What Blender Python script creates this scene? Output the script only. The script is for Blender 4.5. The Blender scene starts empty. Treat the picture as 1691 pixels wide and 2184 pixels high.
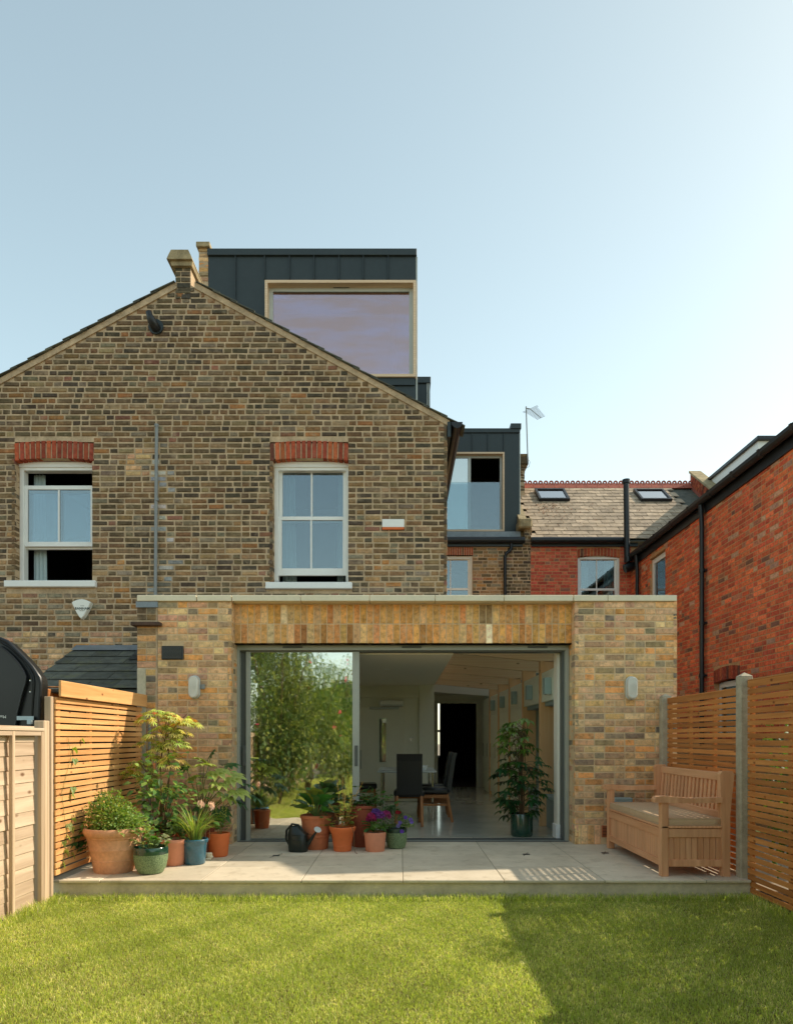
import bpy, bmesh, math, random
import numpy as np
from mathutils import Vector, Matrix

R = random.Random(11)
NP = np.random.default_rng(11)
SC = bpy.context.scene
rad = math.radians

# ---------------------------------------------------------------- camera, sky, sun, exposure
F, CX, CY, CZ = 1456.0, 855.0, 1574.0, 1.367     # measured from the photograph (1691 x 2184 grid)
cd = bpy.data.cameras.new('camera')
cam = bpy.data.objects.new('camera', cd)
SC.collection.objects.link(cam)
cam.location = (0, 0, CZ)
cam.rotation_euler = (rad(90), 0, 0)
cd.sensor_fit = 'VERTICAL'; cd.sensor_height = 36; cd.lens = 24.0
cd.shift_x = -9.5 / 2184; cd.shift_y = 482 / 2184
cd.clip_start = 0.05; cd.clip_end = 600
SC.camera = cam

SUN = Vector((1.195, 0.366, 1.0)).normalized()
EL = math.asin(SUN.z); AZ = math.atan2(SUN.x, SUN.y)
world = bpy.data.worlds.new('World'); SC.world = world; world.use_nodes = True
wn = world.node_tree
bg = wn.nodes['Background']
sky = wn.nodes.new('ShaderNodeTexSky'); sky.sky_type = 'NISHITA'; sky.sun_disc = False
sky.sun_elevation = EL; sky.sun_rotation = AZ
sky.altitude = 50; sky.air_density = 1.0; sky.dust_density = 1.2; sky.ozone_density = 1.0
gm = wn.nodes.new('ShaderNodeGamma'); gm.inputs[1].default_value = .60; wn.links.new(sky.outputs[0], gm.inputs[0])
hs0 = wn.nodes.new('ShaderNodeHueSaturation'); hs0.inputs['Saturation'].default_value = 1.0; wn.links.new(gm.outputs[0], hs0.inputs['Color'])
tn = wn.nodes.new('ShaderNodeMix'); tn.data_type = 'RGBA'; tn.blend_type = 'MULTIPLY'; tn.inputs[0].default_value = 1.0
el_ = wn.nodes.new('ShaderNodeTexCoord'); sp_ = wn.nodes.new('ShaderNodeSeparateXYZ'); wn.links.new(el_.outputs['Generated'], sp_.inputs[0])
mr_ = wn.nodes.new('ShaderNodeMapRange'); wn.links.new(sp_.outputs[2], mr_.inputs[0])   # thicker air towards the horizon, all round
mr_.inputs[1].default_value = .10; mr_.inputs[2].default_value = .80; mr_.inputs[3].default_value = 1.08; mr_.inputs[4].default_value = .76
m2_ = wn.nodes.new('ShaderNodeMix'); m2_.data_type = 'RGBA'; m2_.blend_type = 'MULTIPLY'; m2_.inputs[0].default_value = 1.0
wn.links.new(hs0.outputs[0], m2_.inputs[6]); wn.links.new(mr_.outputs[0], m2_.inputs[7])
wn.links.new(m2_.outputs[2], tn.inputs[6]); tn.inputs[7].default_value = (1.47, 1.51, 1.27, 1)
wn.links.new(tn.outputs[2], bg.inputs[0]); bg.inputs[1].default_value = 0.15
sl = bpy.data.lights.new('sun', 'SUN'); sl.energy = 2.15; sl.angle = rad(0.55); sl.color = (1.0, 0.87, 0.70)
so = bpy.data.objects.new('sun', sl); SC.collection.objects.link(so)
so.rotation_euler = SUN.to_track_quat('Z', 'Y').to_euler(); so.location = (6, 2, 9)
SC.view_settings.view_transform = 'Standard'; SC.view_settings.look = 'None'
SC.view_settings.exposure = 1.27; SC.view_settings.gamma = 1.0
SC.render.engine = 'CYCLES'
SC.cycles.max_bounces = 12; SC.cycles.diffuse_bounces = 7; SC.cycles.glossy_bounces = 4
SC.cycles.transmission_bounces = 4; SC.cycles.transparent_max_bounces = 12
SC.cycles.caustics_reflective = False; SC.cycles.caustics_refractive = False
SC.cycles.use_denoising = True


def PX(x, Y): return (x - CX) * Y / F
def PZ(y, Y): return CZ + (CY - y) * Y / F
GZ, TZ = 0.0, 0.16          # lawn level, terrace level

# ---------------------------------------------------------------- mesh helpers
_T = None
def cham_template():
    vs, idx = [], {}
    for sx in (-1, 1):
        for sy in (-1, 1):
            for sz in (-1, 1):
                for a in range(3):
                    idx[(sx, sy, sz, a)] = len(vs); vs.append((sx, sy, sz, a))
    fs = []
    for a in range(3):
        b, c = [k for k in range(3) if k != a]
        for s in (-1, 1):
            q = []
            for t, u in ((-1, -1), (1, -1), (1, 1), (-1, 1)):
                k = [0, 0, 0]; k[a] = s; k[b] = t; k[c] = u; q.append(idx[(*k, a)])
            fs.append(q)
    for a in range(3):
        for b in range(a + 1, 3):
            c = 3 - a - b
            for s in (-1, 1):
                for t in (-1, 1):
                    k0 = [0, 0, 0]; k0[a] = s; k0[b] = t; k0[c] = -1
                    k1 = list(k0); k1[c] = 1
                    fs.append([idx[(*k0, a)], idx[(*k1, a)], idx[(*k1, b)], idx[(*k0, b)]])
    for sx in (-1, 1):
        for sy in (-1, 1):
            for sz in (-1, 1):
                fs.append([idx[(sx, sy, sz, 0)], idx[(sx, sy, sz, 1)], idx[(sx, sy, sz, 2)]])
    P = [Vector(tuple(v[k] * (1.0 if k == v[3] else 0.8) for k in range(3))) for v in vs]
    out = []
    for f in fs:
        ctr = sum((P[i] for i in f), Vector()) / len(f)
        n = (P[f[1]] - P[f[0]]).cross(P[f[2]] - P[f[0]])
        out.append(f if n.dot(ctr) > 0 else f[::-1])
    return vs, out
_T = cham_template()


class MB:
    def __init__(s):
        s.v = []; s.f = []; s.c = []; s.sm = False
    def add(s, vs, fs, col=None):
        b = len(s.v); s.v.extend(vs)
        for f in fs:
            s.f.append([i + b for i in f]); s.c.append(col)
        return s
    def box(s, x0, x1, y0, y1, z0, z1, ch=0.0, col=None, M=None):
        if x1 < x0: x0, x1 = x1, x0
        if y1 < y0: y0, y1 = y1, y0
        if z1 < z0: z0, z1 = z1, z0
        ch = min(ch, (x1 - x0) * .45, (y1 - y0) * .45, (z1 - z0) * .45)
        c = ((x0 + x1) / 2, (y0 + y1) / 2, (z0 + z1) / 2); h = ((x1 - x0) / 2, (y1 - y0) / 2, (z1 - z0) / 2)
        if ch <= 0:
            vs = [(x0, y0, z0), (x1, y0, z0), (x1, y1, z0), (x0, y1, z0), (x0, y0, z1), (x1, y0, z1), (x1, y1, z1), (x0, y1, z1)]
            fs = [(3, 2, 1, 0), (4, 5, 6, 7), (0, 1, 5, 4), (1, 2, 6, 5), (2, 3, 7, 6), (3, 0, 4, 7)]
        else:
            vs = [tuple(c[k] + v[k] * (h[k] - (0 if k == v[3] else ch)) for k in range(3)) for v in _T[0]]
            fs = _T[1]
        if M is not None: vs = [tuple(M @ Vector(v)) for v in vs]
        return s.add(vs, fs, col)
    def bar(s, p, q, w, t, ch=0.0, col=None, up=(0, 0, 1)):
        p, q = Vector(p), Vector(q); d = (q - p); L = d.length; d.normalize()
        up = Vector(up)
        if abs(d.dot(up)) > .98: up = Vector((0, 1, 0))
        sd = d.cross(up).normalized(); u2 = sd.cross(d)
        M = Matrix(((d.x, sd.x, u2.x, p.x), (d.y, sd.y, u2.y, p.y), (d.z, sd.z, u2.z, p.z), (0, 0, 0, 1)))
        return s.box(0, L, -w / 2, w / 2, -t / 2, t / 2, ch, col, M)
    def tube(s, pts, r, n=8, caps=True, col=None):
        pts = [Vector(p) for p in pts]; k = len(pts)
        rs = list(r) if isinstance(r, (list, tuple)) else [r] * k
        vs = []; prev = None
        for i, p in enumerate(pts):
            d = (pts[min(i + 1, k - 1)] - pts[max(i - 1, 0)])
            if d.length < 1e-9: d = Vector((0, 0, 1))
            d.normalize()
            if prev is None:
                a = Vector((0, 0, 1)) if abs(d.z) < .9 else Vector((1, 0, 0))
                e = d.cross(a).normalized()
            else:
                e = (prev - d * prev.dot(d)).normalized()
            prev = e; g = d.cross(e)
            for j in range(n):
                t = 2 * math.pi * j / n
                vs.append(tuple(p + (e * math.cos(t) + g * math.sin(t)) * rs[i]))
        fs = [(i * n + j, i * n + (j + 1) % n, (i + 1) * n + (j + 1) % n, (i + 1) * n + j) for i in range(k - 1) for j in range(n)]
        if caps: fs += [tuple(range(n))[::-1], tuple(range((k - 1) * n, k * n))]
        return s.add(vs, fs, col)
    def lathe(s, prof, c=(0, 0, 0), n=40, col=None, wob=0.0):
        vs = []; k = len(prof)
        for i, (r, z) in enumerate(prof):
            for j in range(n):
                t = 2 * math.pi * j / n; rr = r * (1 + wob * math.sin(3 * t + i))
                vs.append((c[0] + rr * math.cos(t), c[1] + rr * math.sin(t), c[2] + z))
        fs = [(i * n + j, i * n + (j + 1) % n, (i + 1) * n + (j + 1) % n, (i + 1) * n + j) for i in range(k - 1) for j in range(n)]
        return s.add(vs, fs, col)
    def disc(s, r, z, c=(0, 0), n=32, col=None):
        return s.add([(c[0] + r * math.cos(2 * math.pi * j / n), c[1] + r * math.sin(2 * math.pi * j / n), z) for j in range(n)], [tuple(range(n))], col)
    def prism(s, poly, axis, a, b, col=None):
        """poly 2-D in the other two axes (order x,y / x,z / y,z), extruded along axis from a to b"""
        def m(p, t):
            return {0: (t, p[0], p[1]), 1: (p[0], t, p[1]), 2: (p[0], p[1], t)}[axis]
        n = len(poly)
        vs = [m(p, a) for p in poly] + [m(p, b) for p in poly]
        fs = [tuple(range(n)), tuple(range(n, 2 * n))[::-1]] + [(i, i + n, (i + 1) % n + n, (i + 1) % n) for i in range(n)]
        return s.add(vs, fs, col)
    def quad(s, a, b, c, d, col=None): return s.add([a, b, c, d], [(0, 1, 2, 3)], col)
    def mesh(s, name, m=None, smooth=False, recalc=False):
        me = bpy.data.meshes.new(name)
        me.from_pydata(s.v, [], s.f)
        if any(c is not None for c in s.c):
            at = me.color_attributes.new('Col', 'FLOAT_COLOR', 'CORNER')
            arr = np.ones((len(me.loops), 4), dtype=np.float32); k = 0
            for f, c in zip(s.f, s.c):
                n = len(f)
                if c is not None: arr[k:k + n, :3] = c
                k += n
            at.data.foreach_set('color', arr.ravel())
        if recalc:
            bm = bmesh.new(); bm.from_mesh(me); bmesh.ops.recalc_face_normals(bm, faces=bm.faces); bm.to_mesh(me); bm.free()
        if smooth:
            me.polygons.foreach_set('use_smooth', [True] * len(me.polygons))
            if smooth != 'all': me.set_sharp_from_angle(angle=rad(38))
        if m: me.materials.append(m)
        return me

def link(o): SC.collection.objects.link(o); return o

def thing(name, label, cat, loc=(0, 0, 0), rz=0.0, group=None, kind=None):
    o = link(bpy.data.objects.new(name, None)); o.location = loc; o.rotation_euler = (0, 0, rz)
    o.empty_display_size = .1
    tag(o, label, cat, group, kind); return o
def tag(o, label=None, cat=None, group=None, kind=None):
    if label: o['label'] = label
    if cat: o['category'] = cat
    if group: o['group'] = group
    if kind: o['kind'] = kind
    return o
def wm(o):
    M = Matrix.Identity(4)
    while o is not None:
        M = (o.matrix_parent_inverse @ o.matrix_basis) @ M if o.parent else o.matrix_basis @ M
        o = o.parent
    return M
def part(name, mb, mat, parent=None, smooth=False, local=False, label=None, kind=None, recalc=False):
    """a mesh given in world coordinates (or the parent's own when local)"""
    me = mb if isinstance(mb, bpy.types.Mesh) else mb.mesh(name, mat, smooth, recalc)
    o = link(bpy.data.objects.new(name, me))
    if parent is not None:
        o.parent = parent
        if not local: o.matrix_parent_inverse = wm(parent).inverted()
    if label: o['label'] = label
    if kind: o['kind'] = kind
    return o
def copy_tree(o, parent=None):
    c = o.copy(); link(c)
    if parent is not None: c.parent = parent
    for ch in list(o.children): copy_tree(ch, c)
    return c
def pbox(mb, x0, x1, y0, y1, Y0, Y1, ch=0.0, col=None):
    """box whose front face at depth Y0 spans the measured rectangle, reaching back to Y1"""
    return mb.box(PX(x0, Y0), PX(x1, Y0), Y0, Y1, PZ(y1, Y0), PZ(y0, Y0), ch, col)

# ---------------------------------------------------------------- materials
def srgb(r, g, b):
    f = lambda c: (c / 255 / 12.92) if c / 255 <= .04045 else ((c / 255 + .055) / 1.055) ** 2.4
    return (f(r), f(g), f(b))
class NT:
    def __init__(s, name):
        s.m = bpy.data.materials.new(name); s.m.use_nodes = True; s.t = s.m.node_tree
        s.p = s.t.nodes['Principled BSDF']; s.o = s.t.nodes['Material Output']
    def n(s, ty, **k):
        nd = s.t.nodes.new('ShaderNode' + ty)
        for a, v in k.items():
            if a.startswith('i_'):
                key = a[2:]; key = int(key) if key.isdigit() else key.replace('_', ' ')
                nd.inputs[key].default_value = v
            else: setattr(nd, a, v)
        return nd
    def l(s, a, b): s.t.links.new(a, b)
    def noise(s, vec, scale, detail=4, rough=.55):
        nd = s.n('TexNoise'); nd.inputs['Scale'].default_value = scale; nd.inputs['Detail'].default_value = detail
        nd.inputs['Roughness'].default_value = rough
        if vec is not None: s.l(vec, nd.inputs['Vector'])
        return nd.outputs['Fac']
    def ramp(s, fac, stops):
        nd = s.n('ValToRGB'); s.l(fac, nd.inputs[0]); e = nd.color_ramp.elements
        while len(e) < len(stops): e.new(.5)
        for k, (p, c) in enumerate(stops):
            e[k].position = p; c = (c, c, c) if isinstance(c, (int, float)) else c; e[k].color = (*c, 1)
        return nd.outputs[0]
    def mix(s, ty, fac, a, b):
        nd = s.n('Mix', data_type='RGBA', blend_type=ty)
        for sock, v in ((nd.inputs[0], fac), (nd.inputs[6], a), (nd.inputs[7], b)):
            if isinstance(v, bpy.types.NodeSocket): s.l(v, sock)
            elif isinstance(v, (int, float)): sock.default_value = v if sock.type == 'VALUE' else (v, v, v, 1)
            else: sock.default_value = (*v, 1)
        return nd.outputs[2]
    def math(s, op, a, b=0.0):
        nd = s.n('Math', operation=op)
        for k, v in enumerate((a, b)):
            if isinstance(v, bpy.types.NodeSocket): s.l(v, nd.inputs[k])
            else: nd.inputs[k].default_value = v
        return nd.outputs[0]
    def vec(s, kind='Object'):
        if kind == 'World': return s.n('NewGeometry').outputs['Position']
        return s.n('TexCoord').outputs[kind]
    def mapping(s, v, scale=(1, 1, 1), off=None):
        nd = s.n('Mapping'); s.l(v, nd.inputs[0]); nd.inputs['Scale'].default_value = scale
        if off is not None: s.l(off, nd.inputs['Location'])
        return nd.outputs[0]
    def bump(s, h, strength=.3, dist=.01):
        nd = s.n('Bump'); nd.inputs['Strength'].default_value = strength; nd.inputs['Distance'].default_value = dist
        s.l(h, nd.inputs['Height']); s.l(nd.outputs[0], s.p.inputs['Normal']); return nd
    def fin(s, col=None, rough=None, metal=None, spec=None):
        for nm, v in (('Base Color', col), ('Roughness', rough), ('Metallic', metal), ('Specular IOR Level', spec)):
            if v is None: continue
            sock = s.p.inputs[nm]
            if isinstance(v, bpy.types.NodeSocket): s.l(v, sock)
            elif isinstance(v, (int, float)): sock.default_value = v
            else: sock.default_value = (*v, 1)
        return s.m

def plain(name, c, rough=.6, metal=0.0, var=.12, scale=6, bump=.05, bscale=60, spec=.5, kind='World', coat=0.0):
    t = NT(name); v = t.vec(kind)
    f = t.noise(v, scale, 5)
    g = t.noise(v, scale * 7, 4)
    ff = t.math('ADD', t.math('MULTIPLY', f, .65), t.math('MULTIPLY', g, .35))
    k_ = min(1.28, .84 / max(c)); c = tuple(x * k_ for x in c)
    lo = tuple(x * (1 - var * 1.6) for x in c); hi = tuple(min(1, x * (1 + var)) for x in c)
    col = t.ramp(ff, [(.3, lo), (.7, hi)])
    if bump: t.bump(t.noise(v, bscale, 3), bump, .004)
    if coat: t.p.inputs['Coat Weight'].default_value = coat; t.p.inputs['Coat Roughness'].default_value = .08
    rr = t.math('ADD', t.math('MULTIPLY', f, .18), rough - .09)
    return t.fin(col, rr, metal, spec)

def brick_mat(name, grime=.5, pit=.5, bump=.5, gain=1.0, patch=.45, con=.75):
    t = NT(name); v = t.vec('World')
    a = t.n('Attribute', attribute_name='Col').outputs['Color']
    f = t.noise(v, 22, 6, .65)
    a = t.mix('MULTIPLY', 1.0, a, (gain, gain, gain))
    col = t.mix('MULTIPLY', con, a, t.ramp(f, [(.32, (.5, .47, .45)), (.5, (.95, .93, .9)), (.7, (1.35, 1.25, 1.15))]))
    g = t.noise(v, 9, 4)
    col = t.mix('MIX', t.ramp(g, [(.55, 0.0), (.72, patch)]), col, (.26 * gain, .2 * gain, .13 * gain))
    p = t.noise(v, 95, 4, .7)
    col = t.mix('MULTIPLY', pit, col, t.ramp(p, [(.3, (.18, .15, .13)), (.42, (1, 1, 1))]))
    big = t.noise(v, 1.1, 5)
    col = t.mix('MULTIPLY', grime, col, t.ramp(big, [(.32, (.55, .55, .55)), (.62, (1.1, 1.08, 1.05))]))
    st = t.noise(t.mapping(v, (2.6, 2.6, .28)), 1.0, 5, .6)
    col = t.mix('MULTIPLY', grime, col, t.ramp(st, [(.34, (.62, .62, .62)), (.55, (1.06, 1.05, 1.03))]))
    h = t.math('ADD', t.math('MULTIPLY', f, .6), t.math('MULTIPLY', p, .5))
    t.bump(h, bump, .006)
    return t.fin(col, .9, 0, .25)

def wood_mat(name, lo, hi, axis=1, gs=1.0, rough=.65, knots=True, var=.3):
    t = NT(name); v = t.vec('Object'); oi = t.n('ObjectInfo').outputs['Random']
    k_ = min(1.15, .84 / max(hi)); lo = tuple(x * k_ for x in lo); hi = tuple(x * k_ for x in hi)
    off = t.n('CombineXYZ'); m = t.math('MULTIPLY', oi, 37.0)
    for k in range(3): t.l(m, off.inputs[k])
    sc = [26 * gs] * 3; sc[axis] = 1.6 * gs
    vv = t.mapping(v, tuple(sc), off.outputs[0])
    f = t.noise(vv, 1.0, 6, .6)
    w = t.n('TexWave', wave_type='BANDS', bands_direction='XYZ'[axis - 1] if axis else 'Z')
    t.l(vv, w.inputs[0]); w.inputs['Scale'].default_value = .35; w.inputs['Distortion'].default_value = 7; w.inputs['Detail'].default_value = 3
    ff = t.math('ADD', t.math('MULTIPLY', f, .75), t.math('MULTIPLY', w.outputs['Fac'], .25))
    col = t.ramp(ff, [(.25, lo), (.75, hi)])
    if knots:
        sk = [9 * gs] * 3; sk[axis] = 4.5 * gs
        vo = t.n('TexVoronoi'); t.l(t.mapping(v, tuple(sk), off.outputs[0]), vo.inputs['Vector']); vo.inputs['Scale'].default_value = 1
        col = t.mix('MULTIPLY', 1.0, col, t.ramp(vo.outputs['Distance'], [(.05, (.35, .25, .18)), (.13, (1, 1, 1))]))
    br = t.n('MapRange'); t.l(oi, br.inputs[0]); br.inputs[3].default_value = 1 - var; br.inputs[4].default_value = 1 + var * .6
    col = t.mix('MULTIPLY', 1.0, col, br.outputs[0])
    t.bump(ff, .25, .003)
    return t.fin(col, rough, 0, .35)

def leaf_mat(name, tint=(1, 1, 1), rough=.45, trans=.35, spec=.5):
    t = NT(name)
    a = t.n('Attribute', attribute_name='Col').outputs['Color']
    f = t.noise(t.vec('World'), 40, 3)
    col = t.mix('MULTIPLY', .6, a, t.ramp(f, [(.3, (.7, .75, .7)), (.7, (1.25, 1.2, 1.1))]))
    t.fin(col, rough, 0, spec)
    tr = t.n('BsdfTranslucent'); c2 = t.mix('MULTIPLY', 1.0, col, (1.5 * tint[0], 1.6 * tint[1], .7 * tint[2])); t.l(c2, tr.inputs[0])
    mx = t.n('MixShader'); mx.inputs[0].default_value = trans
    t.l(t.p.outputs[0], mx.inputs[1]); t.l(tr.outputs[0], mx.inputs[2]); t.l(mx.outputs[0], t.o.inputs['Surface'])
    return t.m

def glass_mat(name, refl=.4, tint=(.85, .9, .9), rcol=(1, 1, 1), wav=0.0, rough=0.0, refl_streak=None):
    t = NT(name); t.t.nodes.remove(t.p)
    tr = t.n('BsdfTransparent'); tr.inputs[0].default_value = (*tint, 1)
    gl = t.n('BsdfGlossy'); gl.inputs['Roughness'].default_value = rough; gl.inputs[0].default_value = (*rcol, 1)
    if refl_streak:  # painted reflection: noise streaks of a second gloss colour
        t.l(t.ramp(t.noise(t.mapping(t.vec('World'), (.55, 1, 2.6)), 1.6, 4, .6), [(.40, rcol), (.60, refl_streak)]), gl.inputs[0])
    if wav:
        b = t.n('Bump'); b.inputs['Strength'].default_value = wav; b.inputs['Distance'].default_value = .01
        v = t.mapping(t.vec('World'), (1.0, 1, 2.2)); t.l(t.noise(v, 3.0, 2), b.inputs['Height']); t.l(b.outputs[0], gl.inputs['Normal'])
    fr = t.n('Fresnel'); fr.inputs[0].default_value = 1.5
    fac = t.math('ADD', fr.outputs[0], refl - .04)
    nd = fac.node; nd.use_clamp = True
    mx = t.n('MixShader'); t.l(fac, mx.inputs[0]); t.l(tr.outputs[0], mx.inputs[1]); t.l(gl.outputs[0], mx.inputs[2])
    t.l(mx.outputs[0], t.o.inputs['Surface'])
    return t.m

M = {}
M['brick_old'] = brick_mat('old_stock_brick', .45, .6, .8, 1.9)
M['brick_new'] = brick_mat('yellow_stock_brick', .2, .45, .7, 2.15, .5, .8)
M['brick_red'] = brick_mat('red_brick', .3, .3, .5, 2.0, .14)
M['mortar'] = plain('old_mortar', srgb(176, 154, 126), .95, var=.28, scale=5, bump=.5, bscale=90, spec=.1)
M['mortar_new'] = plain('new_mortar', srgb(196, 170, 134), .95, var=.15, scale=8, bump=.35, bscale=140, spec=.1)
M['mortar_red'] = plain('red_wall_mortar', srgb(176, 136, 98), .95, var=.2, scale=8, bump=.35, bscale=120, spec=.1)
M['coping'] = plain('coping_stone', srgb(205, 196, 172), .85, var=.07, scale=4, bump=.12, bscale=200, spec=.2)
M['stone_old'] = plain('weathered_stone', srgb(150, 135, 105), .9, var=.35, scale=7, bump=.5, bscale=60, spec=.2)
M['white'] = plain('white_paint', srgb(240, 240, 236), .45, var=.04, scale=3, bump=.04, bscale=40)
M['white_pvc'] = plain('white_upvc', srgb(214, 214, 206), .35, var=.04, scale=3, bump=0)
M['zinc'] = plain('dark_standing_seam_metal', srgb(50, 58, 60), .5, .25, var=.10, scale=2.5, bump=.03, bscale=10, spec=.4)
M['frame'] = plain('grey_aluminium_frame', srgb(146, 148, 138), .45, .0, var=.05, scale=3, bump=.02)
M['frame_d'] = plain('dark_door_frame', srgb(78, 80, 76), .5, .0, var=.05, scale=3, bump=.02)
M['frame_l'] = plain('pale_window_frame', srgb(170, 174, 168), .4, .0, var=.05, scale=3, bump=.02)
M['black'] = plain('black_plastic', srgb(18, 20, 21), .35, var=.2, scale=4, bump=.05, bscale=30)
M['blackiron'] = plain('black_cast_iron', srgb(24, 27, 30), .4, .1, var=.25, scale=9, bump=.15, bscale=50)
M['slate'] = NT('x').m
bpy.data.materials.remove(M['slate'])
def slate_mat(name, c, lich, amt):
    t = NT(name); v = t.vec('World'); oi = t.n('ObjectInfo').outputs['Random']
    f = t.noise(v, 8, 6, .65)
    col = t.ramp(f, [(.3, tuple(x * .6 for x in c)), (.7, tuple(x * 1.25 for x in c))])
    col = t.mix('MIX', t.ramp(t.noise(v, 5.5, 6, .7), [(.52, 0.0), (.68, amt)]), col, lich)
    br = t.n('MapRange'); t.l(oi, br.inputs[0]); br.inputs[3].default_value = .78; br.inputs[4].default_value = 1.2
    col = t.mix('MULTIPLY', 1.0, col, br.outputs[0])
    t.bump(t.noise(v, 45, 4), .5, .004)
    return t.fin(col, .8, 0, .3)
M['slate'] = slate_mat('old_roof_slate', srgb(170, 152, 130), srgb(166, 140, 96), .25)
M['slate_dark'] = slate_mat('mossy_dark_slate', srgb(92, 94, 86), srgb(112, 112, 76), .6)
M['ridge'] = plain('clay_ridge_tile', srgb(150, 82, 66), .85, var=.25, scale=9, bump=.3, bscale=70)
M['lead'] = plain('lead_flashing', srgb(120, 128, 134), .5, .3, var=.18, scale=7, bump=.15, bscale=20)
M['paving'] = plain('porcelain_paving', srgb(186, 174, 152), .75, var=.08, scale=2.2, bump=.06, bscale=150, spec=.3, kind='World')
def paving_mat():
    t = NT('pale_stone_paving'); v = t.vec('World'); oi = t.n('ObjectInfo').outputs['Random']
    col = t.ramp(t.noise(v, 2.4, 6, .6), [(.3, srgb(208, 194, 168)), (.7, srgb(230, 216, 190))])
    br = t.n('MapRange'); t.l(oi, br.inputs[0]); br.inputs[3].default_value = .86; br.inputs[4].default_value = 1.06
    col = t.mix('MULTIPLY', 1.0, col, br.outputs[0])
    col = t.mix('MULTIPLY', 1.0, col, t.ramp(t.noise(v, 7, 7, .7), [(.33, (.80, .78, .74)), (.48, (1, 1, 1))]))
    col = t.mix('MULTIPLY', 1.0, col, t.ramp(t.noise(v, 60, 3, .7), [(.28, (.70, .67, .62)), (.36, (1, 1, 1))]))
    t.bump(t.noise(v, 150, 3), .12, .003)
    return t.fin(col, t.math('ADD', t.math('MULTIPLY', t.noise(v, 5, 4), .3), .5), 0, .35)
M['slab'] = paving_mat()
M['grout'] = plain('pale_grout', srgb(150, 138, 116), .9, var=.15, scale=20, bump=.2)
M['render_wall'] = plain('grey_rendered_upstand', srgb(186, 174, 148), .9, var=.22, scale=3.5, bump=.25, bscale=60, spec=.2)
M['concrete'] = plain('concrete_post', srgb(160, 150, 130), .92, var=.2, scale=12, bump=.35, bscale=120, spec=.15)
M['terra'] = plain('terracotta', srgb(178, 108, 74), .85, var=.16, scale=6, bump=.15, bscale=70, spec=.2)
M['terra_pale'] = plain('weathered_terracotta', srgb(196, 146, 112), .9, var=.22, scale=5, bump=.25, bscale=50, spec=.15)
M['terra_orange'] = plain('orange_terracotta', srgb(196, 104, 58), .7, var=.08, scale=4, bump=.08, bscale=60, spec=.3)
M['terra_peach'] = plain('peach_terracotta', srgb(196, 132, 104), .8, var=.1, scale=4, bump=.1, bscale=90, spec=.25)
M['terra_red'] = plain('dark_red_terracotta', srgb(140, 74, 52), .8, var=.2, scale=6, bump=.15, bscale=50, spec=.25)
M['glaze_blue'] = plain('blue_glaze', srgb(38, 86, 104), .22, var=.3, scale=10, bump=.08, bscale=20, coat=.6)
M['glaze_dkgreen'] = plain('dark_green_glaze', srgb(24, 58, 44), .2, var=.25, scale=10, bump=.05, bscale=20, coat=.6)
def speckle_mat():
    t = NT('speckled_green_glaze'); v = t.vec('World')
    vo = t.noise(v, 190, 3, .7)
    col = t.ramp(vo, [(.42, srgb(42, 70, 44)), (.5, srgb(118, 140, 98)), (.62, srgb(150, 168, 126))])
    t.bump(vo, .5, .004)
    return t.fin(col, .6, 0, .4)
M['speckle'] = speckle_mat()
M['soil'] = plain('potting_soil', srgb(52, 38, 28), .98, var=.4, scale=40, bump=.9, bscale=90, spec=.1)
M['stem'] = plain('brown_stem', srgb(92, 72, 48), .8, var=.25, scale=20, bump=.2)
M['stem_green'] = plain('green_stem', srgb(92, 110, 52), .7, var=.2, scale=20, bump=.1)
M['stem_gold'] = plain('dry_golden_stalk', srgb(176, 140, 74), .8, var=.2, scale=30, bump=.1)
M['leaf'] = leaf_mat('leaf_soft', rough=.5)
M['leaf_gloss'] = leaf_mat('leaf_glossy', rough=.28, trans=.25, spec=.6)
M['petal'] = leaf_mat('petal', rough=.6, trans=.4, tint=(.8, .7, 1.4))
M['grass'] = leaf_mat('grass_blade', rough=.5, trans=.5)
M['slat_l'] = wood_mat('new_cedar_slat', srgb(186, 130, 76), srgb(220, 172, 114), 1, rough=.7, var=.16)
M['slat_r'] = wood_mat('honey_larch_slat', srgb(162, 98, 46), srgb(198, 134, 74), 1, rough=.7, var=.22)
M['lap'] = wood_mat('silvered_softwood_board', srgb(160, 136, 112), srgb(206, 184, 158), 1, .7, rough=.85, var=.12)
M['lap_v'] = wood_mat('silvered_softwood_upright', srgb(156, 132, 106), srgb(198, 174, 146), 2, .7, rough=.85, var=.12, knots=False)
M['teak'] = wood_mat('bench_teak', srgb(192, 136, 96), srgb(222, 170, 128), 2, rough=.55, var=.1, knots=False)
M['teak_y'] = wood_mat('bench_teak_rail', srgb(192, 136, 96), srgb(222, 170, 128), 1, rough=.55, var=.08, knots=False)
M['spruce'] = wood_mat('spruce_beam', srgb(238, 198, 150), srgb(246, 216, 172), 0, .8, rough=.6, var=.06)
M['spruce_v'] = wood_mat('spruce_post', srgb(232, 180, 124), srgb(242, 200, 148), 2, .8, rough=.6, var=.06)
M['oak'] = wood_mat('chair_leg_oak', srgb(140, 88, 46), srgb(170, 112, 64), 2, rough=.45, var=.06, knots=False)
M['timber_frame'] = wood_mat('pale_timber_surround', srgb(206, 176, 142), srgb(228, 202, 172), 0, rough=.6, var=.05, knots=False)
M['leather'] = plain('black_leather', srgb(20, 20, 21), .4, var=.15, scale=9, bump=.12, bscale=120)
M['flank'] = plain('bounce_buff_flank', srgb(196, 166, 122), .9, var=.15, scale=8)  # unseen flank wall, buff chosen to bounce warm sun onto the rafters
M['mauve'] = plain('mauve_blind_cloth', srgb(150, 128, 146), .9, var=.04, scale=2, bump=.05)
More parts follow.
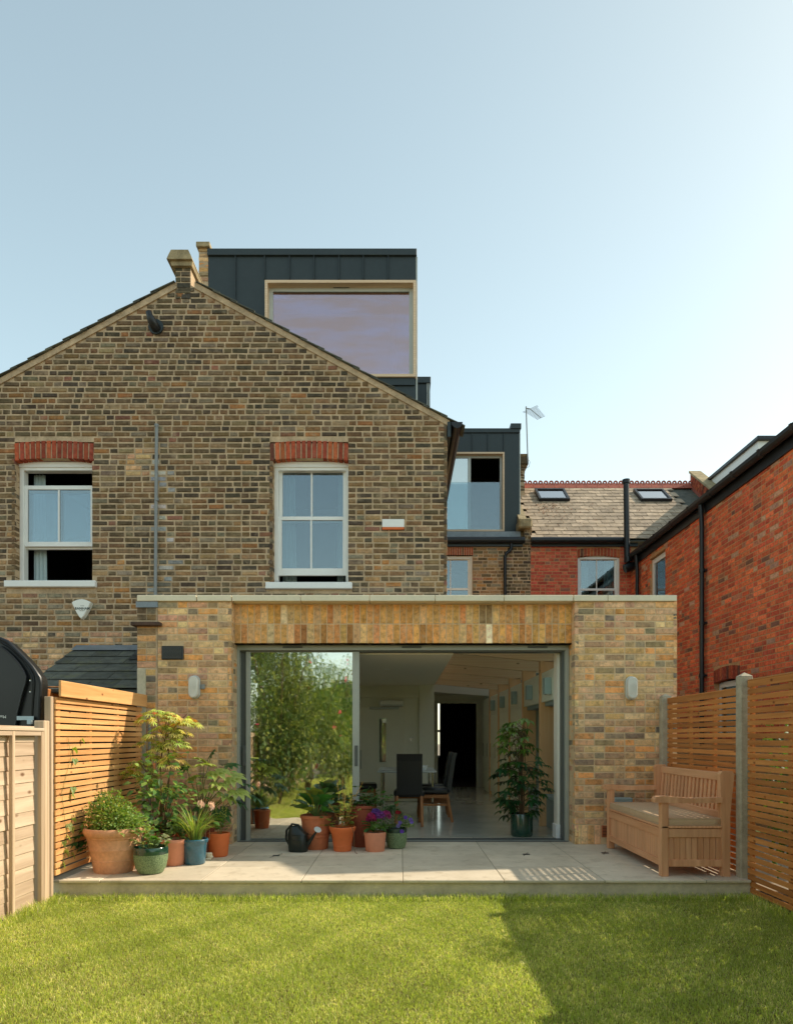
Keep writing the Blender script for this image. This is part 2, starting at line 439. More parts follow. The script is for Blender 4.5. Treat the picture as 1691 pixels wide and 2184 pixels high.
M['cushion'] = plain('taupe_cushion_fabric', srgb(184, 156, 124), .95, var=.06, scale=12, bump=.35, bscale=420, spec=.1)
M['int_wall'] = plain('sage_white_interior_paint', srgb(226, 224, 206), .7, var=.03, scale=2, bump=.02)
M['int_ceil'] = plain('ceiling_paint', srgb(236, 230, 214), .8, var=.02, scale=2, bump=.02)
M['int_cab'] = plain('sage_cabinet_paint', srgb(210, 214, 196), .5, var=.03, scale=2, bump=.02)
M['int_blue'] = plain('grey_blue_niche_paint', srgb(130, 144, 142), .6, var=.04, scale=2, bump=.02)
M['lampblue'] = plain('pale_blue_lamp_shade', srgb(136, 158, 158), .5, var=.03, scale=3, bump=.02)
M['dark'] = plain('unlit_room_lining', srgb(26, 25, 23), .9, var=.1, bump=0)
M['dkcloth'] = plain('black_curtain_cloth', srgb(14, 14, 15), .95, var=.1, bump=.1)
M['netting'] = plain('pale_curtain_cloth', srgb(170, 184, 186), .9, var=.06, scale=5, bump=.1)
def floor_mat():
    t = NT('polished_concrete'); v = t.vec('World')
    f = t.noise(v, 1.6, 6, .6)
    col = t.ramp(f, [(.3, srgb(176, 174, 158)), (.7, srgb(204, 202, 186))])
    b = t.bump(t.noise(t.mapping(v, (1, 2.4, 1)), 3.5, 2), .05, .01)
    return t.fin(col, .12, 0, .8)
M['floor'] = floor_mat()
M['glass_up'] = glass_mat('sash_window_glass', .17, (.7, .78, .8), (.86, .95, 1.0), .02)
M['glass_door'] = glass_mat('sliding_door_glass', .60, (.72, .76, .74), (.95, .95, .90), .06, .028)
M['glass_pod'] = glass_mat('coated_dormer_glass', .46, (.66, .55, .6), (.98, .80, .90), .05, .02, (1.0, .72, .66))  # warm reflection streaks painted into the gloss colour
M['glass_clear'] = glass_mat('clear_glass', .02, (.985, .99, .99))
M['glass_sky'] = glass_mat('rooflight_glass', .5, (.6, .65, .66))
M['chrome'] = plain('chromed_metal', srgb(190, 190, 186), .15, 1.0, var=.03, bump=0)
M['tiledark'] = plain('brown_clay_cap', srgb(78, 58, 46), .85, var=.3, scale=10, bump=.3)
M['moss'] = plain('orange_moss', srgb(150, 102, 62), .95, var=.4, scale=30, bump=.9, bscale=60)
M['ink'] = plain('dark_print', srgb(40, 56, 52), .6, bump=0)
M['greyplastic'] = plain('grey_plastic_conduit', srgb(122, 126, 126), .5, var=.12, scale=8, bump=.05)
M['lamp_glass'] = plain('ribbed_lamp_glass', srgb(184, 182, 172), .25, var=.04, bump=0, coat=.5)
M['ground'] = plain('bare_lawn_soil', srgb(96, 88, 50), .95, var=.3, scale=14, bump=.7, bscale=90, spec=.1)
M['neighbour_ground'] = plain('neighbour_paving', srgb(120, 108, 90), .9, var=.2, scale=3, bump=.2)

# ---------------------------------------------------------------- bricks
def pick(pal):
    r = R.random() * sum(w for w, c in pal)
    for w, c in pal:
        r -= w
        if r <= 0: break
    k = R.uniform(.82, 1.18)
    return tuple(max(.004, x * k * R.uniform(.94, 1.06)) for x in c)
PAL_OLD = [(30, srgb(84, 71, 54)), (16, srgb(67, 59, 49)), (12, srgb(96, 86, 71)), (28, srgb(101, 80, 57)), (8, srgb(116, 98, 74)), (2, srgb(124, 88, 56)), (1, srgb(108, 76, 62))]
PAL_OLDLOW = [(20, srgb(92, 80, 62)), (10, srgb(74, 66, 56)), (14, srgb(110, 102, 86)), (26, srgb(118, 95, 68)), (18, srgb(132, 108, 78)), (4, srgb(136, 98, 60)), (3, srgb(120, 90, 74))]
PAL_YEL = [(24, srgb(164, 128, 88)), (9, srgb(170, 122, 74)), (24, srgb(162, 132, 100)), (16, srgb(154, 120, 96)), (12, srgb(134, 112, 86)), (7, srgb(114, 101, 82)), (9, srgb(172, 146, 108)), (1, srgb(136, 92, 76)), (2, srgb(88, 82, 72))]
PAL_SOL = [(30, srgb(164, 124, 76)), (20, srgb(168, 124, 70)), (14, srgb(158, 110, 66)), (12, srgb(168, 136, 94)), (3, srgb(146, 126, 98)), (5, srgb(140, 98, 58))]
PAL_RED = [(32, srgb(164, 78, 52)), (26, srgb(150, 70, 50)), (18, srgb(174, 90, 58)), (10, srgb(140, 88, 68)), (5, srgb(150, 116, 96)), (4, srgb(104, 70, 58))]
PAL_REDFAR = [(36, srgb(158, 76, 60)), (26, srgb(146, 68, 54)), (12, srgb(166, 92, 70)), (5, srgb(120, 84, 70))]
PAL_ARCH = [(30, srgb(130, 62, 42)), (20, srgb(118, 54, 40)), (10, srgb(142, 76, 48)), (8, srgb(84, 52, 42))]

def brick_verts(L, H, dep, ch, jit):
    j = lambda: R.uniform(-jit, jit)
    y0 = R.uniform(-jit, jit) * .8
    V = [(ch + j(), y0 + j(), ch + j()), (L - ch + j(), y0 + j(), ch + j()), (L - ch + j(), y0 + j(), H - ch + j()), (ch + j(), y0 + j(), H - ch + j())]
    m = ch * 1.1
    V += [(j(), m, j()), (L + j(), m, j()), (L + j(), m, H + j()), (j(), m, H + j())]
    V += [(0, dep, 0), (L, dep, 0), (L, dep, H), (0, dep, H)]
    return V
BF = [(0, 1, 2, 3), (4, 5, 1, 0), (5, 6, 2, 1), (6, 7, 3, 2), (7, 4, 0, 3), (8, 9, 5, 4), (9, 10, 6, 5), (10, 11, 7, 6), (11, 8, 4, 7)]
_bm = {}
def brick_mesh(key, L, H, dep, ch, jit, pal, mat, nvar=26):
    k = (key, round(L, 4), round(H, 4))
    if k not in _bm:
        _bm[k] = []
        for i in range(nvar):
            mb = MB(); mb.add(brick_verts(L, H, dep, ch, jit), BF, pick(pal)); _bm[k].append(mb.mesh('brick', mat))
    return R.choice(_bm[k])

def spans_at(z0, z1, base, openings):
    a, b = base
    out = [(a, b)] if b > a else []
    for (oa, ob, oz0, oz1) in openings:
        if z1 <= oz0 + 1e-4 or z0 >= oz1 - 1e-4: continue
        new = []
        for (p, q) in out:
            if ob <= p or oa >= q: new.append((p, q)); continue
            if oa - p > .03: new.append((p, oa))
            if q - ob > .03: new.append((ob, q))
        out = new
    return out

def wall(owner, o, u, n, U0, U1, Z0, Z1, pal, mat, key, base=None, openings=(), maxp=0, course=.075, gap=.011, dep=.04,
         ch=.005, jit=.0015, score=None, name='brick', first='s', S=.215, Hd=.1025):
    o = Vector(o); u = Vector(u); n = Vector(n)
    rows = int(round((Z1 - Z0) / course)); items = []
    for k in range(rows):
        z0 = Z0 + k * course; H = course - gap
        bs = base(z0 + course) if base else (U0, U1)
        if base: bs = (max(bs[0], U0), min(bs[1], U1))
        for (a, b) in spans_at(z0, z0 + course, bs, openings):
            x = a; st = (k % 2 == 0); nb = 0
            while x < b - .02:
                if nb and R.random() < .28: st = not st
                L = S if st else Hd
                if nb == 0: st = R.random() < .5; L = S if st else Hd; L = L * R.choice((1, 1, .7)) if maxp == 0 or nb else L
                L *= R.uniform(.985, 1.015) if maxp == 0 else 1
                full = True
                if x + L > b - .045:
                    L = b - x; full = False
                    if L > S * 1.12:
                        L = b - x - Hd - gap
                items.append((x, z0 + gap / 2, L, H, full and abs(L - (S if L > .15 else Hd)) < .003, k))
                x += L + gap; st = not st; nb += 1
    if score: items.sort(key=score)
    rest = MB(); np_ = 0
    for (x, z, L, H, full, k) in items:
        pl = pal(z, x) if callable(pal) else pal
        if full and np_ < maxp:
            me = brick_mesh(key + str(id(pl)), L, H, dep, ch, jit, pl, mat)
            ob = part(name, me, None, owner); p = o + u * x; p.z += z
            ob.matrix_basis = Matrix(((u.x, n.x, 0, p.x), (u.y, n.y, 0, p.y), (0, 0, 1, p.z), (0, 0, 0, 1)))
            np_ += 1
        else:
            vs = [tuple(o + u * (x + q[0]) + n * q[1] + Vector((0, 0, z + q[2]))) for q in brick_verts(L, H, dep, ch, jit)]
            rest.add(vs, BF, pick(pl))
    if rest.v: part(name + 'work', rest, mat, owner, kind='stuff')
    return np_

def backing(mb, o, u, n, U0, U1, Z0, Z1, front=.007, thick=.22, base=None, openings=(), extra_z=()):
    o = Vector(o); u = Vector(u); n = Vector(n)
    zs = {Z0, Z1, *extra_z}
    for q in openings:
        for z in q[2:4]:
            if Z0 < z < Z1: zs.add(z)
    zs = sorted(zs)
    for za, zb in zip(zs, zs[1:]):
        zm = (za + zb) / 2
        b0 = base(za) if base else (U0, U1); b1 = base(zb) if base else (U0, U1); bm_ = base(zm) if base else (U0, U1)
        c = lambda b: (max(b[0], U0), min(b[1], U1))
        b0, b1, bm_ = c(b0), c(b1), c(bm_)
        for (a, b) in spans_at(zm - 1e-3, zm + 1e-3, bm_, openings):
            a0, a1 = (b0[0], b1[0]) if abs(a - bm_[0]) < 1e-6 else (a, a)
            e0, e1 = (b0[1], b1[1]) if abs(b - bm_[1]) < 1e-6 else (b, b)
            pts = [(a0, front, za), (e0, front, za), (e1, front, zb), (a1, front, zb), (a0, thick, za), (e0, thick, za), (e1, thick, zb), (a1, thick, zb)]
            vs = [tuple(o + u * p[0] + n * p[1] + Vector((0, 0, p[2]))) for p in pts]
            mb.add(vs, [(0, 1, 2, 3), (5, 4, 7, 6), (4, 5, 1, 0), (1, 5, 6, 2), (3, 2, 6, 7), (4, 0, 3, 7)])
    return mb
UX, NY = (1, 0, 0), (0, 1, 0)

def arch(owner, x0, x1, yb, yt, rise, Y, nb, pal=PAL_ARCH, dep=.11, proud=.004, ang=.0):
    """segmental arch of bricks on edge: x0..x1 metres, yb..yt heights at the springing, rise at the crown"""
    w = x1 - x0; cxm = (x0 + x1) / 2
    part('arch_joints', MB().box(x0 + .002, x1 - .002, Y + .006, Y + .09, yb + rise * .9, yt + rise * .1), M['mortar'], owner)
    for i in range(nb):
        t0 = i / nb; t1 = (i + 1) / nb; g = .0085 / w
        def P(t, top):
            x = x0 + w * t; s = (t - .5) * 2
            z = (yt if top else yb) + rise * (1 - s * s)
            if top: x = cxm + (x - cxm) * (1 + ang)
            return x, z
        q = [P(t0 + g, 0), P(t1 - g, 0), P(t1 - g, 1), P(t0 + g, 1)]
        mb = MB(); c = .004; y = Y - proud + R.uniform(-.001, .001)
        mid = (sum(p[0] for p in q) / 4, sum(p[1] for p in q) / 4)
        fr = [(p[0] + (mid[0] - p[0]) * .1, y, p[1] + (mid[1] - p[1]) * .03) for p in q]
        vs = fr + [(p[0], y + c, p[1]) for p in q] + [(p[0], y + dep, p[1]) for p in q]
        mb.add(vs, BF, pick(pal)); part('arch_brick', mb, M['brick_red'], owner)

# ================================================================ SETTING
def grid_plane(name, x0, x1, y0, y1, z, mat, nx=1, ny=1, amp=0):
    mb = MB()
    for i in range(nx + 1):
        for j in range(ny + 1):
            mb.v.append((x0 + (x1 - x0) * i / nx, y0 + (y1 - y0) * j / ny, z + (R.uniform(-amp, amp))))
    for i in range(nx):
        for j in range(ny):
            a = i * (ny + 1) + j; mb.f.append([a, a + ny + 1, a + ny + 2, a + 1]); mb.c.append(None)
    o = part(name, mb, mat); o['kind'] = 'structure'; return o
grid_plane('ground', -150, 150, -150, 150, -.03, M['neighbour_ground'])
grid_plane('added_soil_strip', 3.03, 4.4, -2, 6.1, .02, M['soil'], 8, 30, .03)  # dark strip added behind the fence so its gaps show no bright ground
grid_plane('lawn', -2.96, 3.02, -9.0, 5.80, 0.0, M['ground'], 40, 90, .006)

# --- terrace: edge upstand + individual slabs
YF, YFR, YD = 5.80, 7.745, 8.0
terr = part('terrace', MB().box(-3.02, 3.02, YF + .012, 8.3, -.02, TZ - .024), M['render_wall']); terr['kind'] = 'structure'
xs = [-2.89, -1.69, -.845, .0135, .868, 1.73, 2.59, 2.955]
xs = [-2.89 + .02, PX(430, YF), PX(643, YF), PX(858.8, YF), PX(1074.6, YF), PX(1289, YF), PX(1505, YF), 2.97]
xs = [-2.90, -2.55] + xs[1:]
part('grout_bed', MB().box(-3.0, 3.0, YF + .002, 8.28, TZ - .0235, TZ - .0035), M['grout'], terr, local=True)
ys = [YF - .015, 6.425, 7.035, 7.645, 8.30]
slabm = {}
for i in range(len(xs) - 1):
    for j in range(len(ys) - 1):
        g = .0042
        mb = MB().box(xs[i] + g, xs[i + 1] - g, ys[j] + g, ys[j + 1] - g, TZ - .022, TZ + R.uniform(-.0006, .0006), .0025)
        part('paving_slab', mb, M['slab'], terr, local=True)
for (x, y) in ((-1.27, 6.98), (1.30, 7.06), (2.14, 7.14)):
    o = part('drain_slot', MB().bar((x - .05, y - .09, TZ + .003), (x + .035, y + .13, TZ + .003),   .004, .003), M['black'], terr, local=True)
    part('drain_slot', MB().box(x - .04, x + .03, y - .01, y + .035, TZ + .002, TZ + .005), M['black'], terr, local=True)
part('drainage_grille', MB().box(-1.9, 1.95, 7.93, 7.985, TZ + .001, TZ + .004), M['frame_d'], terr, local=True)

# --- grass
def grass(name, x0, x1, y0, y1, dens, hmin, hmax, w, seed, edge=0.0):
    g = np.random.default_rng(seed)
    n = int((x1 - x0) * (y1 - y0) * dens)
    X = g.uniform(x0, x1, n); Y = g.uniform(y0, y1, n)
    cl = np.sin(X * 3.1 + np.sin(Y * 2.3) * 2) * np.cos(Y * 2.7 + X) * .5 + np.sin(X * 11 + Y * 7) * .25 + g.normal(0, .35, n)
    h = g.uniform(hmin, hmax, n) * (1 + .20 * cl)
    az = g.uniform(0, 2 * np.pi, n); lean = np.abs(g.normal(0, .75, n)) + .1
    az2 = g.uniform(0, 2 * np.pi, n)
    dx, dy = np.cos(az), np.sin(az); sx, sy = np.cos(az2), np.sin(az2)
    ww = w * g.uniform(.7, 1.3, n)
    P = np.zeros((n, 5, 3), dtype=np.float32)
    P[:, 0] = np.stack([X - sx * ww, Y - sy * ww, np.zeros(n)], 1)
    P[:, 1] = np.stack([X + sx * ww, Y + sy * ww, np.zeros(n)], 1)
    mx, my, mz = X + dx * lean * h * .35, Y + dy * lean * h * .35, h * .6
    P[:, 2] = np.stack([mx + sx * ww * .8, my + sy * ww * .8, mz], 1)
    P[:, 3] = np.stack([mx - sx * ww * .8, my - sy * ww * .8, mz], 1)
    P[:, 4] = np.stack([X + dx * lean * h, Y + dy * lean * h, h * np.maximum(.35, 1.02 - lean * .3)], 1)
    me = bpy.data.meshes.new(name)
    me.vertices.add(n * 5); me.vertices.foreach_set('co', P.ravel())
    li = (np.arange(n)[:, None] * 5 + np.array([0, 1, 2, 3, 3, 2, 4])[None]).ravel().astype(np.int32)
    me.loops.add(n * 7); me.loops.foreach_set('vertex_index', li)
    st = (np.arange(n)[:, None] * 7 + np.array([0, 4])[None]).ravel().astype(np.int32)
    me.polygons.add(n * 2); me.polygons.foreach_set('loop_start', st)
    me.update(calc_edges=True)
    pt = sum(a_ * np.sin(X * fx + Y * fy + ph) for a_, fx, fy, ph in ((.2, 1.7, 2.9, .3), (.2, -3.3, 2.1, 1.9), (.25, 5.1, 4.3, .7), (.3, -7.7, 6.1, 2.2), (.25, 12.3, -9.7, 1.1), (.2, 19.0, 15.0, .2)))
    dry = g.random(n) < .20 + .14 * pt
    base = np.array(srgb(192, 200, 104)); yel = np.array(srgb(242, 230, 178)); dk = np.array(srgb(156, 174, 80))
    k = g.random(n)[:, None]; col = base * (1 - k) + dk * k
    col[dry] = yel * g.uniform(.7, 1.15, (dry.sum(), 1))
    col *= g.uniform(.7, 1.35, (n, 1)) * (1 + .10 * pt[:, None])
    C = np.ones((n, 7, 4), dtype=np.float32); C[:, :, :3] = col[:, None, :]
    C[:, :2, :3] *= .75
    at = me.color_attributes.new('Col', 'FLOAT_COLOR', 'CORNER'); at.data.foreach_set('color', C.ravel())
    me.materials.append(M['grass'])
    o = link(bpy.data.objects.new(name, me))
    return o
g = grass('grass', -2.93, 2.96, 3.0, 5.79, 27000, .012, .032, .0012, 3); tag(g, 'short green lawn grass with dry straw-coloured blades', 'grass', kind='stuff')
g = grass('grass', -2.93, 2.96, -9, 3.0, 2300, .03, .055, .003, 4); tag(g, 'lawn grass of the garden away from the terrace', 'grass', kind='stuff')
g = grass('grass', -2.93, 2.96, 5.66, 5.795, 9000, .04, .085, .0017, 5); tag(g, 'longer untrimmed grass along the terrace edge', 'grass', kind='stuff')
g = grass('grass', -2.95, -2.80, 3.0, 5.8, 7000, .05, .10, .0018, 6); tag(g, 'long grass at the foot of the lapped board fence', 'grass', kind='stuff')
g = grass('grass', 2.84, 2.98, 3.0, 5.8, 6000, .05, .10, .0018, 8); tag(g, 'long dark grass at the foot of the slatted fence', 'grass', kind='stuff')

# ================================================================ KITCHEN EXTENSION
ext = thing('kitchen_extension', 'single-storey yellow stock brick extension with wide sliding door and stone coping', 'house extension', (0, 7.745, TZ))
LP0, LP1, RP0, RP1, CZ0, CZ1 = PX(337, YFR), -1.92, 1.97, 3.128, 2.915, 2.984
mb = MB()
backing(mb, (0, YFR, 0), UX, NY, LP0, LP1, TZ, CZ0, .005, .30)
backing(mb, (0, YFR, 0), UX, NY, RP0, RP1, TZ, CZ0, .005, .30)
YL = 7.875
backing(mb, (0, YL, 0), UX, NY, LP1, RP0, 2.465, CZ0, .005, .17)
part('mortar_bed', mb, M['mortar_new'], ext)
vent = (PX(346, YFR), PX(392, YFR), PZ(1407, YFR), PZ(1378, YFR))
score = lambda t: (t[1] > 2.0, 0)
nb = wall(ext, (0, YFR, 0), UX, NY, LP0, LP1, TZ, CZ0, PAL_YEL, M['brick_new'], 'yl', openings=[vent], maxp=135, course=(CZ0 - TZ) / 37, jit=.0026, gap=.0135)
sol_h = .222
wall(ext, (0, YFR, 0), UX, NY, RP0, RP1, TZ + 3 * (CZ0 - TZ) / 37, CZ0, PAL_YEL, M['brick_new'], 'yr', maxp=165, course=(CZ0 - TZ) / 37, jit=.0026, gap=.0135, first='h')
x = RP0; k = 0
while x < RP1 - .03:           # soldier plinth of the right pier, with an air brick
    if 4 <= k <= 5:
        if k == 4:
            ab = MB().box(x, x + .145, YFR - .002, YFR + .05, TZ + .08, TZ + .215, .003)
            o = part('air_brick', ab, M['terra'], ext)
            for q in range(7): part('slot', MB().box(x + .012, x + .133, YFR - .004, YFR + .01, TZ + .092 + q * .017, TZ + .100 + q * .017), M['black'], o, local=True)
        x += .077; k += 1; continue
    w = min(.066, RP1 - x); mbx = MB(); mbx.add([(x + p[0], YFR + p[1], TZ + .004 + p[2]) for p in brick_verts(w, .213, .05, .005, .0015)], BF, pick(PAL_YEL))
    part('plinth_brick', mbx, M['brick_new'], ext); x += w + .0095; k += 1
# pier reveals (return faces beside the door)
wall(ext, (LP1, YFR, 0), (0, 1, 0), (-1, 0, 0), 0.0, .255, TZ, CZ0, PAL_YEL, M['brick_new'], 'rv', course=(CZ0 - TZ) / 37)
wall(ext, (RP0, YFR + .255, 0), (0, -1, 0), (1, 0, 0), 0.0, .255, TZ, CZ0, PAL_YEL, M['brick_new'], 'rv2', course=(CZ0 - TZ) / 37)
wall(ext, (RP1, YFR, 0), (0, 1, 0), (-1, 0, 0), 0.0, 1.2, 1.3, CZ0, PAL_YEL, M['brick_new'], 'rv3', course=(CZ0 - TZ) / 37)
# the deep soldier-course lintel, two rows
nS = 51; pw = (RP0 - LP1) / nS; zl0, zh = 2.462, .2165
for r_ in range(2):
    for i in range(nS):
        z0 = zl0 + r_ * (zh + .0095); w = pw - .0095
        mbx = MB(); c = pick(PAL_SOL)
        if r_ == 1 and i in (37, 38): c = srgb(112, 92, 64)
        if r_ == 0 and i == 38: c = srgb(200, 182, 150)
        if r_ == 1 and i == 7: c = srgb(178, 158, 124)
        mbx.add([(LP1 + .005 + i * pw + p[0], YL + p[1], z0 + p[2]) for p in brick_verts(w, zh, .1, .005, .0018)], BF, c)
        part('soldier_brick', mbx, M['brick_new'], ext)
part('lintel_soffit', MB().box(LP1, RP0, YL + .012, 8.0, 2.452, 2.463), M['brick_new'], ext)
# coping stones
for a, b, set_ in ((292, 419, 0), (420, 494, 0), (494.6, 641, 0), (641, 788, 0), (788, 928, 0), (928, 1075, 0), (1075, 1222.5, 0), (1223, 1296, 0), (1296, 1443.6, 0)):
    y = YFR - .025 + (.12 if set_ else 0)
    x0, x1 = PX(a, YFR - .025) + .003, PX(b, YFR - .025) - .003
    if set_: x0, x1 = PX(a, YFR - .025) + .002, PX(b, YFR - .025) - .002
    part('coping_stone', MB().box(x0, x1, y, 8.12, CZ0 + .002, CZ1, .004), M['coping'], ext)
part('roof_membrane', MB().box(-2.75, .60, 8.12, 9.1, 2.72, 2.86), M['lead'], ext)
part('parapet_back', MB().box(-2.75, 3.1, 8.05, 8.118, 2.47, 2.913), M['mortar_new'], ext)
# old boundary stub at the left: brick pier, clay cap, lead, render
stub = thing('boundary_pier', 'narrow old brick pier with brown clay cap and lead flashing left of the extension', 'brick pier', (-2.85, 7.745, TZ))
sx0, sx1 = PX(293, YFR), PX(334, YFR)
mb = MB(); backing(mb, (0, YFR, 0), UX, NY, sx0, sx1 + .012, 0, CZ0, .006, .3); part('mortar_bed', mb, M['mortar'], stub)
mb = MB().box(sx0 - .003, sx0 + .10, YFR - .003, YFR + .1, .2, 2.16, .01); part('render_patch', mb, M['render_wall'], stub)
wall(stub, (0, YFR, 0), UX, NY, sx0 + .10, sx1 - .012, .2, 2.15, PAL_YEL, M['brick_old'], 'st', maxp=0)
wall(stub, (0, YFR, 0), UX, NY, sx0, sx1 - .008, 2.16, 2.66, PAL_YEL, M['brick_old'], 'st2', maxp=30, S=.207, Hd=.098)
wall(stub, (0, YFR, 0), UX, NY, sx0, sx1 - .008, 2.70, 2.87, PAL_OLD, M['brick_old'], 'st3', maxp=30, S=.207, Hd=.098)
mb = MB().box(PX(280, 7.68), PX(342, 7.68), 7.66, 8.0, PZ(1335, 7.7), PZ(1327, 7.7), .006)
part('clay_cap', mb, M['tiledark'], stub)
part('lead_flashing', MB().box(sx0 - .01, sx1 + .02, YFR - .014, YFR, PZ(1296, YFR), CZ0, .002), M['lead'], stub)

# ---- vent grille, lamps
vg = part('vent_grille', MB().box(vent[0], vent[1], YFR - .02, YFR + .05, vent[2], vent[3], .006), M['black'], ext)
for q in range(9):
    zz = vent[2] + .022 + q * .0135
    part('louvre', MB().bar((vent[0] + .018, YFR - .024, zz), (vent[1] - .018, YFR - .024, zz), .009, .004), M['frame_d'], vg, local=True)
def bulkhead(x, z, label):
    t = thing('wall_lamp', label, 'wall lamp', (x, YFR, z), group='oval bulkhead lamps either side of the door')
    def cap(hw, hh, y0, y1, n=12, shrink=0.0):
        out = []
        for yy, k in ((y0, 1), (y1 + .012, 1), (y1, 1 - shrink)):
            ring = []
            for s, cz in ((1, hh - hw), (-1, -(hh - hw))):
                for q in range(n + 1):
                    a = (0 if s > 0 else math.pi) + math.pi * q / n
                    ring.append((math.cos(a) * hw * k, yy, cz + math.sin(a) * hw * k))
            out.append(ring)
        mb = MB(); m = len(out[0])
        for ring in out: mb.v += ring
        for r_ in range(2):
            for i in range(m): mb.f.append([r_ * m + i, r_ * m + (i + 1) % m, (r_ + 1) * m + (i + 1) % m, (r_ + 1) * m + i]); mb.c.append(None)
        mb.f.append(list(range(2 * m, 3 * m))); mb.c.append(None)
        return mb
    part('backplate', cap(.062, .135, 0, -.03, shrink=.04), M['frame_l'], t, 'all', local=True)
    gl = part('diffuser', cap(.054, .126, -.03, -.085, shrink=.25), M['lamp_glass'], t, True, local=True)
    for q in range(-3, 4):
        part('rib', MB().tube([(q * .0125, -.083, -.085 + abs(q) * .006), (q * .0125, -.087, 0), (q * .0125, -.083, .085 - abs(q) * .006)], .0035, 6), M['lamp_glass'], gl, True, local=True)
bulkhead(PX(416.5, YFR), PZ(1466, YFR), 'grey oval bulkhead lamp on the pier left of the sliding door')
bulkhead(PX(1344.5, YFR), PZ(1468, YFR), 'grey oval bulkhead lamp on the pier above the bench')
jb = part('junction_box', MB().box(PX(430, YFR), PX(438, YFR), YFR - .03, YFR, PZ(1470, YFR), PZ(1460, YFR), .004), M['greyplastic'], None)
tag(jb, 'tiny grey junction box beside the left wall lamp', 'junction box')

# ---- sliding door set
dr = part('sliding_door', MB(), M['frame'], ext); bpy.data.objects.remove(dr)
mb = MB()
pbox(mb, 502, 1213, 1376, 1386.5, 8.0, 8.16, .002)                       # head
pbox(mb, 502, 511, 1386.5, 1797, 8.0, 8.16, .002); pbox(mb, 1205, 1213, 1386.5, 1797, 8.0, 8.16, .002)
pbox(mb, 511, 1205, 1793.5, 1797, 8.0, 8.16)
dr = part('sliding_door', mb, M['frame'], ext)
mb = MB(); pbox(mb, 511, 1205, 1386.6, 1390, 8.04, 8.2); pbox(mb, 1198, 1205, 1390, 1793, 8.06, 8.2); pbox(mb, 511, 525, 1390, 1793, 8.08, 8.2)
pbox(mb, 511, 1205, 1790.5, 1793.4, 8.05, 8.2)
part('track', mb, M['frame_d'], dr, local=True)
mb = MB(); pbox(mb, 524.7, 533.5, 1387, 1793, 8.045, 8.10, .002); pbox(mb, 751.6, 766.4, 1387, 1793, 8.045, 8.10, .002)
pbox(mb, 533.5, 751.6, 1387, 1391, 8.05, 8.095, .001); pbox(mb, 533.5, 751.6, 1789.5, 1793, 8.05, 8.095, .001)
dp = part('door_leaf', mb, M['frame'], dr, local=True)
mb = MB(); pbox(mb, 533, 752, 1390.5, 1790, 8.066, 8.072); part('glass_pane', mb, M['glass_door'], dr, local=True)
for (a, b) in ((517.4, 524), (756.5, 763)):
    mb = MB(); pbox(mb, a, b, 1590, 1634, 8.034, 8.045, .003); mb.box(PX((a + b) / 2 - 1.3, 8.03), PX((a + b) / 2 + 1.3, 8.03), 8.028, 8.035, PZ(1612, 8.03), PZ(1594, 8.03))
    part('door_handle', mb, M['frame_d'], dr, local=True)
for a in (603, 855 + 2, 1125):
    mb = MB(); pbox(mb, a, a + 42, 1378.5, 1382, 7.985, 8.0, .003); part('trickle_vent', mb, M['frame_d'], dr, local=True)

# ---- interior
b = MB
part('floor', b().box(-1.96, 2.9, 8.05, 16.9, .05, TZ - .002), M['floor'], ext)
ZC = PZ(1462, 13.0)
part('ceiling', b().box(-1.96, .625, 8.17, 13.0, ZC, ZC + .34), M['int_ceil'], ext)
for q in ((-.9, 8.9), (-.2, 9.9), (-.3, 11.6)):
    part('downlight', b().lathe([(.045, 0), (.045, -.003), (.035, -.004), (.03, .0)], (q[0], q[1], ZC), 20), M['white'], ext, True)
part('left_wall', b().box(-2.2, -1.96, 8.17, 13.0, TZ, 2.7), M['int_wall'], ext)
part('back_wall', b().box(-1.96, PX(893.5, 13.0), 13.0, 13.2, TZ, ZC + .2), M['int_wall'], ext)
part('door_surround', b().box(PX(862, 12.985), PX(892, 12.985), 12.975, 13.0, TZ, PZ(1488, 13.0), .004), M['int_wall'], ext)
part('pelmet', b().box(-1.9, PX(893, 12.98), 12.94, 13.0, PZ(1488, 13), PZ(1480, 13), .003), M['int_wall'], ext)
part('pier', b().box(PX(893.5, 12.9), .625, 12.9, 16.8, TZ, ZC + .3), M['int_wall'], ext)
iv = MB(); pbox(iv, 740, 862, 1508.7, 1709, 12.955, 13.0, .004)
idr = part('interior_door', iv, M['int_wall'], ext)
mb = MB(); pbox(mb, 806, 826, 1530.5, 1628, 12.945, 12.955, .003); part('vision_frame', mb, M['int_cab'], idr, local=True)
mb = MB(); pbox(mb, 809, 823.5, 1533, 1625, 12.940, 12.946); part('vision_pane', mb, M['glass_door'], idr, local=True)
mb = MB(); pbox(mb, 808.8, 823.7, 1532.8, 1625.2, 12.9465, 12.9475); part('vision_backing', mb, M['dark'], idr, local=True)
mb = MB(); pbox(mb, 788, 851, 1507.5, 1512.5, 12.86, 12.94, .004); part('closer_rail', mb, M['frame_l'], idr, local=True)
mb = MB(); mb.tube([(PX(770, 12.9), 12.9, PZ(1600, 12.9)), (PX(770, 12.9), 12.9, PZ(1640, 12.9))], .012, 8); part('pull_handle', mb, M['frame_l'], idr, True, local=True)
mb = MB(); pbox(mb, 874, 878, 1573, 1580, 12.965, 12.975, .002); part('switch_plate', mb, M['chrome'], ext)
ac = thing('air_conditioner', 'white wall-mounted air conditioning unit above the interior door', 'air conditioner', (PX(834, 12.8), 12.8, PZ(1500, 12.8)))
mb = MB(); pbox(mb, 808, 860.6, 1493.5, 1505.5, 12.72, 12.99, .02); part('casing', mb, M['white_pvc'], ac)
